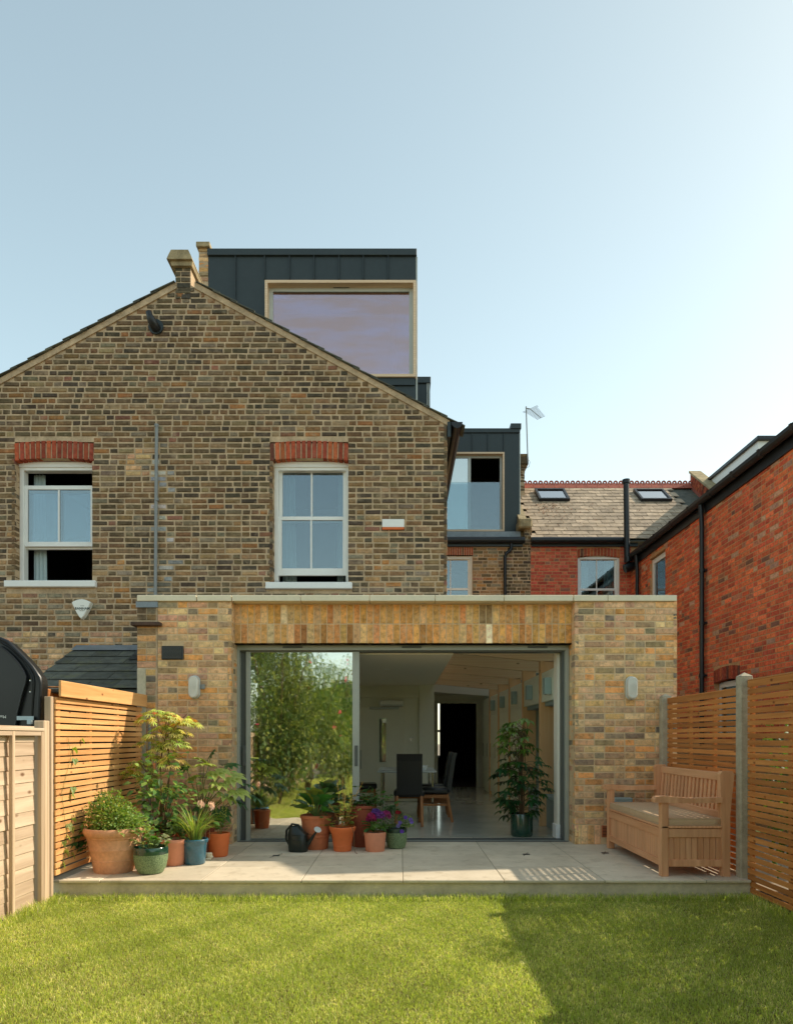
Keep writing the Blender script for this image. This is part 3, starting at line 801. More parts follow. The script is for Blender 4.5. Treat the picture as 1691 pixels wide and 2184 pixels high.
mb = MB(); pbox(mb, 811, 858, 1502.6, 1504.6, 12.712, 12.73, .001); part('louvre', mb, M['frame_l'], ac)

# rafters and posts of the glazed side bay
XL = 1.91
ry = [8.02 + .06, 9.35, 10.68, 12.02, 13.36, 14.70]
def rz(x): return 2.53 - (x - .72) * .092
for k, y in enumerate(ry):
    mb = MB(); x0, x1 = .628, 2.30
    y0 = y if k else 8.25
    mb.prism([(x0, rz(x0)), (XL + .16, rz(XL + .16)), (x1, rz(x1)), (x1, rz(x1) + .19), (x0, rz(x0) + .20)], 1, y0, y0 + .09)
    rf = part('rafter', mb, M['spruce'], ext)
    mb = MB(); mb.box(XL - .006, XL + .20, y0, y0 + .09, TZ, rz(XL) - .0005 if k else 2.4, .002)
    part('post', mb, M['spruce_v'], ext)
mb = MB(); mb.prism([(.628, PZ(1475, 15.6)), (PX(1044, 15.6), PZ(1484.5, 15.6)), (2.3, PZ(1486, 15.6)), (2.3, 2.75), (.628, 2.8)], 1, 15.6, 15.75)
part('end_beam', mb, M['int_ceil'], ext)
part('corridor_ceiling', b().box(.626, 2.3, 15.75, 16.8, 2.42, 2.5), M['int_ceil'], ext)
mb = MB().quad((.60, 8.13, 2.76), (3.0, 8.13, 2.54 + .05), (3.0, 15.45, 2.54 + .05), (.60, 15.45, 2.76)); part('roof_glazing', mb, M['glass_clear'], ext)
for k, y in enumerate(ry): 
    if k: part('glazing_cap', MB().prism([(.62, 2.764), (3.0, 2.594), (3.0, 2.61), (.62, 2.78)], 1, y + .01, y + .08), M['frame_d'], ext)
# right-hand joinery wall
part('party_wall', b().box(2.55, 3.1, 8.06, 16.8, TZ, 2.64), M['int_blue'], ext)
part('wall_band', b().box(XL + .012, XL + .06, 8.36, 16.0, 1.855, 2.25), M['int_cab'], ext)
part('band_shelf', b().box(XL + .06, 2.55, 8.36, 16.0, 2.2, 2.25), M['int_cab'], ext)
part('band_soffit', b().box(XL + .06, 2.55, 8.36, 10.8, 1.80, 1.856), M['int_blue'], ext)
cy = [10.79, 11.40, 12.0, 12.68, 13.34, 14.02, 14.68, 15.3, 16.0]
for a, c in zip(cy, cy[1:]):
    d = part('cupboard_door', b().box(XL + .012, XL + .034, a + .003, c - .003, TZ + .07, 1.850, .001), M['int_cab'], ext)
    part('finger_slot', b().box(XL + .008, XL + .0125, c - .035, c - .018, .95, 1.25), M['dark'], d, local=True)
part('cupboard_carcass', b().box(XL + .036, 2.55, 10.78, 16.0, TZ, 1.853), M['int_cab'], ext)
bn = part('window_seat', b().box(XL + .08, 2.55, 8.42, 10.77, TZ, .56), M['int_blue'], ext)
part('seat_top', b().box(XL + .04, 2.55, 8.40, 10.775, .562, .60, .006), M['lampblue'], bn, local=True)
part('wall_return', b().box(PX(1190, 8.25), 2.3, 8.22, 8.245, TZ, 2.5), M['int_ceil'], ext)
part('return_pier', b().box(PX(1190, 8.12) - .0, 1.97, 8.17, 8.36, TZ, 2.42), M['int_ceil'], ext)
part('skirting', b().box(PX(1187, 8.12), 1.965, 8.155, 8.37, TZ, .33, .006), M['white'], ext)
for k, yy in enumerate((8.78, 10.03, 11.36, 12.70, 14.02)):
    lb = ['nearest the sliding door', 'second from the sliding door', 'third from the sliding door', 'fourth from the sliding door', 'farthest from the sliding door, by the dark doorway'][k]
    t = thing('uplighter', 'pale blue wall light over the cupboards, ' + lb, 'wall light', (XL, yy, 2.03), group='pale blue wall lights over the cupboards')
    zc = 2.035
    part('shade', b().box(XL - .075, XL + .01, yy - .06, yy + .06, zc - .105, zc + .105, .004), M['lampblue'], t)
    part('bracket', b().box(XL - .06, XL, yy - .03, yy + .03, zc - .115, zc - .1055), M['chrome'], t)
# far wall with doorway, dark front room
dx0, dx1, dz = PX(929, 16.8), PX(1019.5, 16.8), PZ(1500, 16.8)
part('far_wall', b().box(.2, dx0, 16.8, 16.95, TZ, 2.45).box(dx1, 2.6, 16.8, 16.95, TZ, 2.45).box(dx0, dx1, 16.8, 16.95, dz, 2.45), M['int_ceil'], ext)
part('architrave', b().box(dx0 - .01, dx0 + .05, 16.77, 16.8, TZ, dz + .06, .004).box(dx1 - .05, dx1 + .02, 16.77, 16.8, TZ, dz + .06, .004).box(dx0 + .05, dx1 - .05, 16.77, 16.8, dz - .0, dz + .06, .004), M['int_wall'], ext)
part('far_skirting', b().box(dx1 + .02, 1.93, 16.76, 16.8, TZ, .36, .005), M['white'], ext)
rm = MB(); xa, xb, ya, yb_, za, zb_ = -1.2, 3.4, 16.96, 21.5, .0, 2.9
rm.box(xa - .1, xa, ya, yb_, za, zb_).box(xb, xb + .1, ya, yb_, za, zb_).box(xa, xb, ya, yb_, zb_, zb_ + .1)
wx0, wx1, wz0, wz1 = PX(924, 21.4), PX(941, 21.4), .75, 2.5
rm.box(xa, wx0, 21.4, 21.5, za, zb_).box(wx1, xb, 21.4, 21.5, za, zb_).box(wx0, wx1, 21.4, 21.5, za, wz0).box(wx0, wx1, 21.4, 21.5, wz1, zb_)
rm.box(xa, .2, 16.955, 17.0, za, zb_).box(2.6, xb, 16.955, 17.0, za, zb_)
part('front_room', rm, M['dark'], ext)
part('front_room_floor', b().box(xa, xb, 16.9, 21.4, .05, TZ - .006), M['tiledark'], ext)
fw = MB().box(wx0, wx0 + .05, 21.36, 21.4, wz0, wz1).box(wx0, wx1, 21.36, 21.4, 1.55, 1.62).box(wx0, wx1, 21.36, 21.4, wz0, wz0 + .07).box(wx1 - .05, wx1, 21.36, 21.4, wz0, wz1)
part('front_window', fw, M['white'], ext)
cur = MB()
pts = []
for i in range(41):
    t = i / 40; pts.append((PX(944, 20.9) + 1.05 * t, 20.9 + .05 * math.sin(i * 1.5)))
for i in range(40):
    (xa_, ya_), (xb_, yb2) = pts[i], pts[i + 1]
    cur.quad((xa_ - .12 * 1, ya_, .2), (xb_ - .12, yb2, .2), (xb_, yb2, 2.6), (xa_, ya_, 2.6))
ct = part('curtain', cur, M['dkcloth'], None, 'all'); tag(ct, 'long black curtain beside the far front-room window', 'curtain')

# ================================================================ BRICK HOUSE (gabled wing, roof pods, rear wall)
YG = 9.2
hs = thing('brick_house', 'weathered brown stock brick house with gabled rear wing and dark metal roof pods', 'house', (-2.9, YG, 0))
RX, RZg, TG = -2.895, 7.595, .545
GX1 = .62
def gbase(z):
    w = (RZg - .085 - z) / TG
    return (RX - w, min(GX1, RX + w))
lw = (-5.20, PX(197, YG), PZ(1239, YG), 5.11); la = (PX(31.5, YG), PX(200.5, YG), 5.095, 5.385)
rw = (-1.727, PX(743, YG), PZ(1243, YG), 5.115); ra = (PX(575.5, YG), PX(743, YG), 5.10, 5.385)
ls = (PX(13.5, YG), PX(207.5, YG), PZ(1254, YG), PZ(1239.5, YG)); rs = (PX(567.5, YG), PX(751.5, YG), PZ(1257.6, YG), PZ(1243, YG))
hid = (-2.92, .62, 0, 2.88)
ops = [lw, la, rw, ra, ls, rs, hid]
eav = RZg - .085 - (GX1 - RX) * TG
mb = MB(); backing(mb, (0, YG, 0), UX, NY, -6.3, GX1 - .004, 0, RZg - .086, .009, .22, base=gbase, openings=[(-1.96, GX1 - .004, 0, 2.74), lw, (la[0], la[1], 5.11, 5.36), rw, (ra[0], ra[1], 5.115, 5.36)], extra_z=(eav, RZg - .085 - (-2.895 + 6.3) * TG))
part('mortar_bed', mb, M['mortar'], hs)
def pal_g(z, x):
    if -3.76 < x < -3.42 and 4.86 < z < 5.26: return PAL_YEL
    if -3.42 < x < -3.12 and z > 3 and z < 5.5 and R.random() < .33: return [(1, srgb(120, 122, 124)), (1, srgb(146, 144, 140)), (1, srgb(96, 92, 84))]
    t = min(1, max(0, (4.6 - z) / 1.6)) * .75 + (.25 if x > -.6 and z < 4.4 else 0)
    if z < 2.75 and x < -3: return PAL_YEL if R.random() < .6 else PAL_OLDLOW
    return PAL_OLDLOW if R.random() < t else PAL_OLD
wall(hs, (0, YG, 0), UX, NY, -6.1, GX1, 1.6, 7.55, pal_g, M['brick_old'], 'g', S=.200, Hd=.094, base=gbase, openings=ops, maxp=300, jit=.0035, ch=.007, gap=.0215,
     score=lambda t: (not (-5.7 < t[0] < .5), (t[5] * 7 + int(t[0] * 5)) % 5, t[1]))
# corner return face of the wing, flank wall
mb = MB().box(.30, GX1 - .006, YG + .225, 15.5, 2.9, 5.60); part('flank_wall', mb, M['flank'], hs)
wall(hs, (GX1, YG, 0), (0, 1, 0), (-1, 0, 0), 0, 1.5, 2.9, 5.6, PAL_OLD, M['brick_old'], 'gf', gap=.014, jit=.004)
# verges, slates on the gable edge, roof planes
def verge(sgn):
    L = 3.55 if sgn > 0 else 3.6
    ang = math.atan(TG)
    mb = MB(); x0 = RX + sgn * .12
    pr = [(RX + sgn * .12, RZg - .02 - .12 * TG + .0), (RX + sgn * L, RZg - .02 - L * TG), (RX + sgn * L, RZg - .10 - L * TG), (RX + sgn * .12, RZg - .105 - .12 * TG)]
    mb.prism(pr, 1, YG - .012, YG + .1); part('verge_mortar', mb, M['mortar'], hs)
    mb = MB(); mb.prism([(RX + sgn * .1, RZg - .03 - .1 * TG), (RX + sgn * (L + .06), RZg - .03 - (L + .06) * TG), (RX + sgn * (L + .06), RZg - .06 - (L + .06) * TG), (RX + sgn * .1, RZg - .06 - .1 * TG)], 1, YG + .1, 15.6)
    part('roof_slope', mb, M['slate_dark'], hs)
    k = 0; d = .14
    while d < L + .02:
        x = RX + sgn * d; z = RZg - d * TG
        sm = MB(); dd = .36; x2 = RX + sgn * (d + dd * .9); z2 = RZg - (d + dd * .9) * TG
        h = .014
        sm.prism([(x, z - .012), (x2, z2 + h), (x2, z2 + h - .012), (x, z - .024)], 1, YG - .045 + R.uniform(-.006, .006), YG + .3)
        part('slate', sm, M['slate_dark'], hs); d += .235
verge(1); verge(-1)
# ridge parapet stub and coping block
mb = MB(); backing(mb, (0, YG, 0), UX, NY, -3.03, -2.83, 7.3, 7.72, .004, .3); part('stub_core', mb, M['mortar'], hs)
wall(hs, (0, YG - .004, 0), UX, NY, -3.035, -2.835, 7.28, 7.72, [(1, srgb(60, 58, 52)), (1, srgb(80, 74, 60))], M['brick_old'], 'gs', gap=.016, jit=.004, S=.196, Hd=.092)
for z_, e in ((7.722, .05),):
    mb = MB(); mb.prism([(-3.07, 7.70), (-2.80, 7.70), (-2.79, 7.76), (-3.09, 7.76)], 1, YG - .05, 10.2); part('oversail', mb, M['stone_old'], hs)
mb = MB(); mb.prism([(-3.125, 7.762), (-2.785, 7.762), (-2.80, 7.81), (-2.835, 7.885), (-3.065, 7.885), (-3.10, 7.82)], 1, YG - .09, 10.6); part('parapet_coping', mb, M['stone_old'], hs)
mb = MB().box(-3.02, -2.84, YG + .3, 12, 7.2, 7.70); part('parapet_wall', mb, M['mortar'], hs)
# taller party-wall pier beside the pod
YP = 10.25
x0, x1 = PX(424.5, YP), PX(445, YP)
part('party_pier', MB().box(x0, x1 - .006, YP + .004, 12.5, 6.8, PZ(530, YP)), M['mortar'], hs)
wall(hs, (0, YP, 0), UX, NY, x0, x1 - .004, PZ(612, YP), PZ(530, YP), PAL_YEL, M['brick_old'], 'pp', gap=.016, jit=.007, S=.14, Hd=.14)
part('pier_cap', MB().box(x0 - .03, x1 + .03, YP - .05, 12.6, PZ(530, YP), PZ(519.5, YP), .008), M['stone_old'], hs)

def pod(owner, name, Y, xa, xb, ytop, yb, ycap, win, tim, seams, depth, seam_y, extra=None):
    """metal-clad roof pod: face rectangle with a window opening, given at depth Y"""
    f = MB(); wx0, wx1, wy0, wy1 = win
    pbox(f, xa, wx0, ycap, yb, Y, Y + .12); pbox(f, wx1, xb, ycap, yb, Y, Y + .12)
    pbox(f, wx0, wx1, ycap, wy0, Y, Y + .12); pbox(f, wx0, wx1, wy1, yb, Y, Y + .12)
    X0, X1, Z1, Z0 = PX(xa, Y), PX(xb, Y), PZ(ytop, Y), PZ(yb, Y)
    f.box(X0, X0 + .1, Y + .12, Y + depth, Z0, Z1 - .02).box(X1 - .1, X1, Y + .12, Y + depth, Z0, Z1 - .02)
    f.box(X0, X1, Y + .12, Y + depth, Z1 - .12, Z1 - .02).box(X0 + .1, X1 - .1, Y + depth - .1, Y + depth, Z0, Z1 - .12).box(X0 + .1, X1 - .1, Y + .12, Y + depth - .1, Z0, Z0 + .05)
    p = part(name, f, M['zinc'], owner)
    c = MB().box(X0 - .01, X1 + .012, Y - .035, Y + depth + .03, PZ(ycap, Y), Z1, .004); part('roof_edge', c, M['zinc'], p, local=True)
    for sx, sy0, sy1 in seams:
        xs_ = PX(sx, Y); part('seam', MB().box(xs_ - .006, xs_ + .006, Y - .028, Y, PZ(sy1, Y), PZ(sy0, Y)), M['zinc'], p, local=True)
    for dy in (.0, .06): part('seam', MB().box(X1, X1 + .022, Y + .01 + dy, Y + .022 + dy, PZ(yb, Y), PZ(ycap, Y)), M['frame_l'], p, local=True)
    t0, t1, t2, t3 = tim; th = (wx0 - t0) if wx0 > t0 else 8
    tw = .040; a0, a1, a2, a3 = PX(t0, Y - .06), PX(t1, Y - .06), PZ(t3, Y - .06), PZ(t2, Y - .06)
    tm = MB().box(a0, a0 + tw, Y - .06, Y + .14, a2, a3).box(a1 - tw, a1, Y - .06, Y + .14, a2, a3).box(a0 + tw, a1 - tw, Y - .06, Y + .14, a3 - tw, a3).box(a0 + tw, a1 - tw, Y - .06, Y + .14, a2, a2 + tw)
    part('timber_surround', tm, M['timber_frame'], p, local=True)
    return p, (a0 + tw, a1 - tw, a2 + tw, a3 - tw)
sm = [(503, 547, 800)] + [(x, 547, 597) for x in (618, 670, 723, 775, 828)] + [(565, 547, 597)]
p1, w1 = pod(hs, 'roof_pod', YP, 445, 887, 533, 900, 547, (566, 886, 598, 803), (565, 887, 597, 803), sm, 5.4, None)
part('cladding_band', MB().box(PX(780, YP), PX(884, YP), YP - .03, YP, PZ(823, YP), PZ(805, YP)), M['zinc'], p1, local=True)
part('seam', MB().box(PX(828, YP) - .006, PX(828, YP) + .006, YP - .028, YP, PZ(900, YP), PZ(823, YP)), M['zinc'], p1, local=True)
fr = MB(); a0, a1, z0, z1 = w1; fwid = .05
fr.box(a0, a1, YP + .06, YP + .12, z1 - .055, z1).box(a0, a1, YP + .06, YP + .12, z0, z0 + .04).box(a0, a0 + .06, YP + .06, YP + .12, z0 + .04, z1 - .055).box(a1 - .06, a1, YP + .06, YP + .12, z0 + .04, z1 - .055)
wf = part('window_frame', fr, M['frame_l'], p1, local=True)
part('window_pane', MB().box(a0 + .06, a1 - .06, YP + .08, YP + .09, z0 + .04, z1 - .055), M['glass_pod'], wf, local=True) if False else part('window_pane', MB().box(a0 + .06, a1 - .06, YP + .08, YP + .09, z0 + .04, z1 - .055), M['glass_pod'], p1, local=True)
part('blind', MB().box(a0 + .02, a1 - .35, YP + .5, YP + .52, z0, z1 - .12), M['mauve'], p1, local=True)
q = lambda x, y: (PX(x, YP + .13), YP + .13, PZ(y, YP + .13))
part('blind_edge', MB().tube([q(584, 637), q(700, 636), q(815, 636), q(829, 640), q(838, 648), q(842, 662), q(843, 700), q(843, 790)], .008, 6), M['white'], p1, True, local=True)
part('trickle_vent', MB().box(PX(710, YP), PX(744, YP), YP + .045, YP + .06, PZ(609, YP), PZ(606, YP)), M['frame_d'], p1, local=True)
part('sill_vent', MB().box(PX(857, YP), PX(863, YP), YP + .05, YP + .06, PZ(796, YP), PZ(793.5, YP)), M['frame_d'], p1, local=True)
# link between wing pod and main roof
YK = 14.0
lk = MB(); pbox(lk, 700, 917, 815, 960, YK, 15.9); k1 = part('roof_link', lk, M['zinc'], hs)
lk = MB(); pbox(lk, 690, 918.5, 803, 816, YK - .04, 15.95, .004); part('roof_edge', lk, M['zinc'], k1, local=True)
for x_ in (911, 914.5): part('seam', MB().box(PX(x_, YK) - .008, PX(x_, YK) + .008, YK - .02, YK, PZ(960, YK), PZ(816, YK)), M['frame_l'], k1, local=True)
# rear dormer over the main roof
YR = 16.0
sm = [(x, 923.6, 963) for x in (973, 1006.6, 1040, 1073.8)]
p2, w2 = pod(hs, 'rear_dormer', YR, 925, 1107.5, 914.6, 1139, 923.6, (935, 1074.5, 965, 1132), (934, 1075.5, 963.9, 1133), sm, 3.0, None)
part('upstand_cap', MB().box(PX(1088, YR), PX(1110.5, YR), YR - .06, YR + .5, PZ(916, YR), PZ(905, YR), .005), M['zinc'], p2, local=True)
a0, a1, z0, z1 = w2
mx0, mx1 = PX(997.7, YR + .06), PX(1003.6, YR + .06)
fr = MB().box(a0, a1, YR + .06, YR + .12, z1 - .05, z1).box(a0, a1, YR + .06, YR + .12, z0, z0 + .05).box(a1 - .05, a1, YR + .06, YR + .12, z0 + .05, z1 - .05).box(mx0, mx1, YR + .05, YR + .12, z0 + .05, z1 - .05)
part('window_frame', fr, M['frame_l'], p2, local=True)
part('window_pane', MB().box(a0, mx0, YR + .08, YR + .09, z0 + .05, z1 - .05), M['glass_door'], p2, local=True)
part('glass_balustrade', MB().box(a0, a1 - .06, YR + .02, YR + .032, z0 + .01, PZ(1027.7, YR)), M['glass_up'], p2, local=True)
part('room_lining', MB().box(PX(940, YR + .2), PX(1100, YR), YR + 2.6, YR + 2.7, PZ(1135, YR), PZ(930, YR)), M['tiledark'], p2, local=True)
for x_ in (958, 983.5, 1017, 1050): part('drain_slot', MB().box(PX(x_, YR), PX(x_ + 4, YR), YR + .05, YR + .061, z0 + .012, z0 + .022), M['frame_d'], p2, local=True)
# rear wall, brown half
YW = 15.5
bw = (PX(940, YW), PX(1008, YW), PZ(1290, YW), PZ(1184, YW)); bl = (PX(930, YW), PX(1009, YW), PZ(1184, YW), PZ(1166, YW))
mb = MB(); backing(mb, (0, YW, 0), UX, NY, .3, PX(1132, YW), 2.8, PZ(1160, YW), .004, .2, openings=[bw]); part('mortar_bed', mb, M['mortar'], hs)
wall(hs, (0, YW, 0), UX, NY, .55, PX(1131, YW), 2.92, PZ(1162, YW), lambda z, x: (PAL_OLDLOW if x < 2.35 else PAL_OLD), M['brick_old'], 'rb', openings=[bw, bl], gap=.013, jit=.003)
arch(hs, bl[0], bl[1], bl[2] + .0, bl[3] - .01, 0.0, YW, 16, dep=.08)
# eaves: apron, gutter, fascia, downpipe
mb = MB(); pbox(mb, 925, 1110, 1133.5, 1146, 15.62, 16.1); part('lead_apron', mb, M['lead'], hs)
mb = MB(); mb.tube([(.3, 15.40, PZ(1152, 15.4)), (PX(1118.5, 15.4), 15.40, PZ(1152, 15.4))], .075, 14); part('gutter', mb, M['blackiron'], hs, True)
mb = MB(); pbox(mb, 925, 1114, 1158, 1165, 15.44, 15.5); part('fascia', mb, M['zinc'], hs)
mb = MB(); yy = 15.42
q = lambda x, y: (PX(x, yy), yy, PZ(y, yy))
mb.tube([q(1089.8, 1156), q(1089.8, 1170), q(1086, 1176), q(1079, 1180), q(1076.5, 1187), q(1076.5, 1300)], .036, 10); part('downpipe', mb, M['blackiron'], hs, True)
# parapet kneeler, pier and raked party wall between the two roofs
px0, px1 = PX(1118.5, YW), PX(1133.5, YW)
part('parapet_pier', MB().box(px0, px1 - .004, YW - .004, YW + .3, PZ(1164, YW), PZ(1122, YW)), M['mortar'], hs)
wall(hs, (0, YW - .01, 0), UX, NY, px0, px1, PZ(1164, YW), PZ(1124, YW), PAL_OLD, M['brick_old'], 'kp', jit=.005, gap=.014, S=.15, Hd=.07)
mb = MB(); pbox(mb, 1107, 1135, 1104, 1125, YW - .12, YW + .35, .03); part('kneeler_stone', mb, M['stone_old'], hs)
rx0, rx1 = PX(1109, 15.6), PX(1126, 15.6)
mb = MB(); z0_ = PZ(1107, 15.6)
mb.add([(rx0, 15.7, z0_ - .8), (rx1, 15.7, z0_ - .8), (rx1, 15.7, z0_), (rx0, 15.7, z0_), (rx0, 18.4, z0_ + 1.3), (rx1, 18.4, z0_ + 1.3), (rx1, 18.4, z0_ + 2.1), (rx0, 18.4, z0_ + 2.1)],
       [(0, 1, 2, 3), (5, 4, 7, 6), (4, 5, 1, 0), (1, 5, 6, 2), (3, 2, 6, 7), (4, 0, 3, 7)])
part('raked_parapet', mb, M['stone_old'], hs)
# rear chimney with corbelled head
ch = part('chimney', MB().box(PX(1109, 17.6), PX(1117.8, 17.6), 17.6, 18.6, 6.5, PZ(985, 17.6)), M['mortar'], hs)
wall(ch, (0, 17.6, 0), UX, NY, PX(1109.5, 17.6), PX(1118.5, 17.6), PZ(1085, 17.6), PZ(1002, 17.6), PAL_OLD, M['brick_old'], 'cs', S=.1, Hd=.1, jit=.006, gap=.016)
for (xa, yt, yb2) in ((1120, 1002, 996), (1123, 996, 989), (1127, 989, 974), (1126, 974, 967.5)):
    mb = MB(); pbox(mb, 1106, xa, yt if yt < yb2 else yb2, yb2 if yb2 > yt else yt, 17.58 - (xa - 1118) * .008, 18.7, .008, pick(PAL_OLD)); part('corbel_course', mb, M['brick_old'], ch, local=True)
# wing eaves gutter, receding along the flank
gx = GX1 + .13
mb = MB()
prof = [(gx - .075, 5.60), (gx + .075, 5.60), (gx + .07, 5.565), (gx + .04, 5.53), (gx, 5.515), (gx - .04, 5.53), (gx - .07, 5.565)]
mb.prism(prof, 1, YG - .06, 15.4); part('gutter', mb, M['blackiron'], hs)
mb = MB().box(GX1 + .005, GX1 + .05, YG - .02, 15.4, 5.42, 5.62); part('fascia', mb, M['zinc'], hs)
# grey conduit, soil stub, plaque
mb = MB(); yy = YG - .035
mb.tube([(PX(335, yy), yy, PZ(905, yy)), (PX(334, yy), yy, PZ(1000, yy)), (PX(332, yy), yy, PZ(1272, yy))], .022, 10)
for y_ in (905, 1063): mb.tube([(PX(334.6, yy), yy, PZ(y_, yy)), (PX(334.6, yy), yy, PZ(y_ + 5, yy))], .029, 10)
part('conduit', mb, M['greyplastic'], hs, True)
part('flue_collar', MB().lathe([(.0, 0), (.10, 0), (.10, .02), (.0, .02)], (0, 0, 0), 20), M['lead'], hs) if False else None
mb = MB(); X_, Z_ = PX(331, YG), PZ(697, YG)
mb.tube([(X_ + .03, YG, Z_ - .035), (X_ + .02, YG - .07, Z_ - .03), (X_ + .0, YG - .11, Z_ + .01), (X_ - .02, YG - .12, Z_ + .06)], [.062, .060, .056, .05], 14); mb.tube([(X_ - .02, YG - .12, Z_ + .055), (X_ - .04, YG - .12, Z_ + .125)], .04, 14)
part('waste_pipe', mb, M['blackiron'], hs, True)
mb = MB(); mb.tube([(X_ + .02, YG - .004, Z_ - .01), (X_ + .02, YG - .03, Z_ - .01)], .10, 16); part('pipe_collar', mb, M['zinc'], hs)
pq = thing('plaque', 'small white stone plaque with rusty lower edge on the gable wall', 'plaque', (PX(838, YG), YG, PZ(1118, YG)))
mb = MB(); pbox(mb, 815, 862, 1107, 1124, YG - .03, YG + .01, .004); part('tablet', mb, M['white'], pq)
mb = MB(); pbox(mb, 815, 861.6, 1124, 1129, YG - .028, YG + .01, .003); part('rusty_edge', mb, M['terra_orange'], pq)

# ---- windows of the wing
def sash(owner, Y, o, rows, mull, frame_w=.055, name='sash_window', glass='glass_up', yo=.12, back=True, curt=(0, 0), vmul=True):
    x0, x1, z0, z1 = o; y = Y + yo
    f = MB().box(x0, x0 + frame_w, y, y + .12, z0, z1, .004).box(x1 - frame_w, x1, y, y + .12, z0, z1, .004).box(x0 + frame_w, x1 - frame_w, y, y + .12, z1 - .07, z1, .003)
    w = part(name, f, M['white'], owner)
    for (ya, yb, dy, gl, bars) in rows:     # each sash: top, bottom (metres), depth offset, glazed?
        s = MB(); yy = y + .02 + dy; a, b_ = x0 + frame_w, x1 - frame_w; sw = .045
        s.box(a, a + sw, yy, yy + .04, ya, yb, .003).box(b_ - sw, b_, yy, yy + .04, ya, yb, .003)
        s.box(a + sw, b_ - sw, yy, yy + .04, yb - bars[0], yb, .003).box(a + sw, b_ - sw, yy, yy + .04, ya, ya + bars[1], .003)
        if vmul: s.box(mull - .012, mull + .012, yy + .004, yy + .036, ya + bars[1], yb - bars[0], .003)
        part('sash', s, M['white'], w, local=True)
        if vmul:
            for (p0, p1) in ((a + sw, mull - .012), (mull + .012, b_ - sw)):
                part('pane', MB().box(p0, p1, yy + .016, yy + .021, ya + bars[1], yb - bars[0]), M[glass], w, local=True)
        else: part('pane', MB().box(a + sw, b_ - sw, yy + .016, yy + .021, ya + bars[1], yb - bars[0]), M[glass], w, local=True)
    if back:
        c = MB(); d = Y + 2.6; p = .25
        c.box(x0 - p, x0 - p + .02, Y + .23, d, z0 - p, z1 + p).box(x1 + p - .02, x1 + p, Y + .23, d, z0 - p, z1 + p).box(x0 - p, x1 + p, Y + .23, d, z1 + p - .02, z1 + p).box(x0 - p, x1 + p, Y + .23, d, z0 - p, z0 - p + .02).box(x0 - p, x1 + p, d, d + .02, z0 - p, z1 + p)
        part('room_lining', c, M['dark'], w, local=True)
    for sgn, wd in zip((-1, 1), curt):
        if wd:
            cm = MB(); n = 14; xe = x0 + .08 if sgn < 0 else x1 - .08
            for i in range(n):
                q0, q1 = i / n, (i + 1) / n
                f0 = lambda q, z: (xe - sgn * (wd * q * (1 if z > z0 + .3 else 1.15)), y + .22 + .018 * math.sin(q * 22), z)
                cm.quad(f0(q0, z0 + .02), f0(q1, z0 + .02), f0(q1, z1 - .05), f0(q0, z1 - .05))
            part('curtain', cm, M['netting'], w, 'all', local=True)
    return w
zt = lambda y: PZ(y, YG + .15)
o_ = (lw[0], lw[1] + .015, lw[2], 5.09)
w = sash(hs, YG, o_, [(zt(1170), zt(1039.5), .05, 1, (.06, .06)), (zt(1166), zt(1036), 0.0, 1, (.055, .065))], PX(126.5, YG + .15), curt=(.16, .0))
o_ = (rw[0], rw[1] + .012, rw[2], 5.09)
w2_ = sash(hs, YG, o_, [(zt(1113), zt(996), .05, 1, (.06, .05)), (zt(1228), zt(1102), 0.0, 1, (.05, .10))], PX(664, YG + .15), curt=(.17, .10))
for oo, ar in ((lw, la), (rw, ra)):
    part('frame_head', MB().box(oo[0] - .01, oo[1] + .01, YG + .10, YG + .2, 5.06, 5.13), M['white'], hs)
    arch(hs, ar[0], ar[1], 5.10, 5.335, .04, YG, 15, dep=.14, ang=.012)
# window reveals: left window's visible return
wall(hs, (lw[0], YG, 0), (0, 1, 0), (-1, 0, 0), 0, .12, lw[2], 5.10, PAL_OLD, M['brick_old'], 'rvl', S=.12, Hd=.12, gap=.014)
wall(hs, (rw[0], YG, 0), (0, 1, 0), (-1, 0, 0), 0, .12, rw[2], 5.10, PAL_OLD, M['brick_old'], 'rvr', S=.12, Hd=.12, gap=.014)
for s_ in (ls, rs):
    part('window_sill', MB().box(s_[0], s_[1], YG - .055, YG + .13, s_[2] + .004, s_[3], .008), M['white'], hs)
# rear brown wall window
o_ = (bw[0], bw[1], bw[2], bw[3])
sash(hs, YW, o_, [(PZ(1256, YW), PZ(1187, YW), .03, 1, (.05, .04)), (bw[2], PZ(1252, YW), 0, 1, (.05, .05))], PX(961.4, YW), yo=.08)
# alarm box
al = thing('alarm_box', 'white shield-shaped alarm box with dark BANHAM lettering on the gable wall', 'alarm box', (PX(176, YG), YG - .05, PZ(1300, YG)))
def shield(k, y):
    pts = []
    W, Hh = .128 * k, .125 * k
    cx_, cz_ = PX(176, YG - .05), PZ(1298, YG - .05)
    for i in range(13):
        t = -1 + 2 * i / 12; pts.append((cx_ + W * t, y, cz_ + Hh * (.62 + .34 * (1 - t * t))))
    for i in range(1, 9):
        t = i / 8; pts.append((cx_ + W * (1 - t) ** .72 * (1 - .02 * t), y, cz_ + Hh * (.62 - 1.75 * t)))
    for i in range(7, 0, -1):
        t = i / 8; pts.append((cx_ - W * (1 - t) ** .72 * (1 - .02 * t), y, cz_ + Hh * (.62 - 1.75 * t)))
    return pts
mb = MB(); A, B_, C_ = shield(1, YG), shield(1, YG - .075), shield(.93, YG - .085); n = len(A)
mb.v = A + B_ + C_
for r_ in range(2):
    for i in range(n): mb.f.append([r_ * n + i, r_ * n + (i + 1) % n, (r_ + 1) * n + (i + 1) % n, (r_ + 1) * n + i]); mb.c.append(None)
mb.f.append(list(range(2 * n, 3 * n))); mb.c.append(None)
part('casing', mb, M['white_pvc'], al)
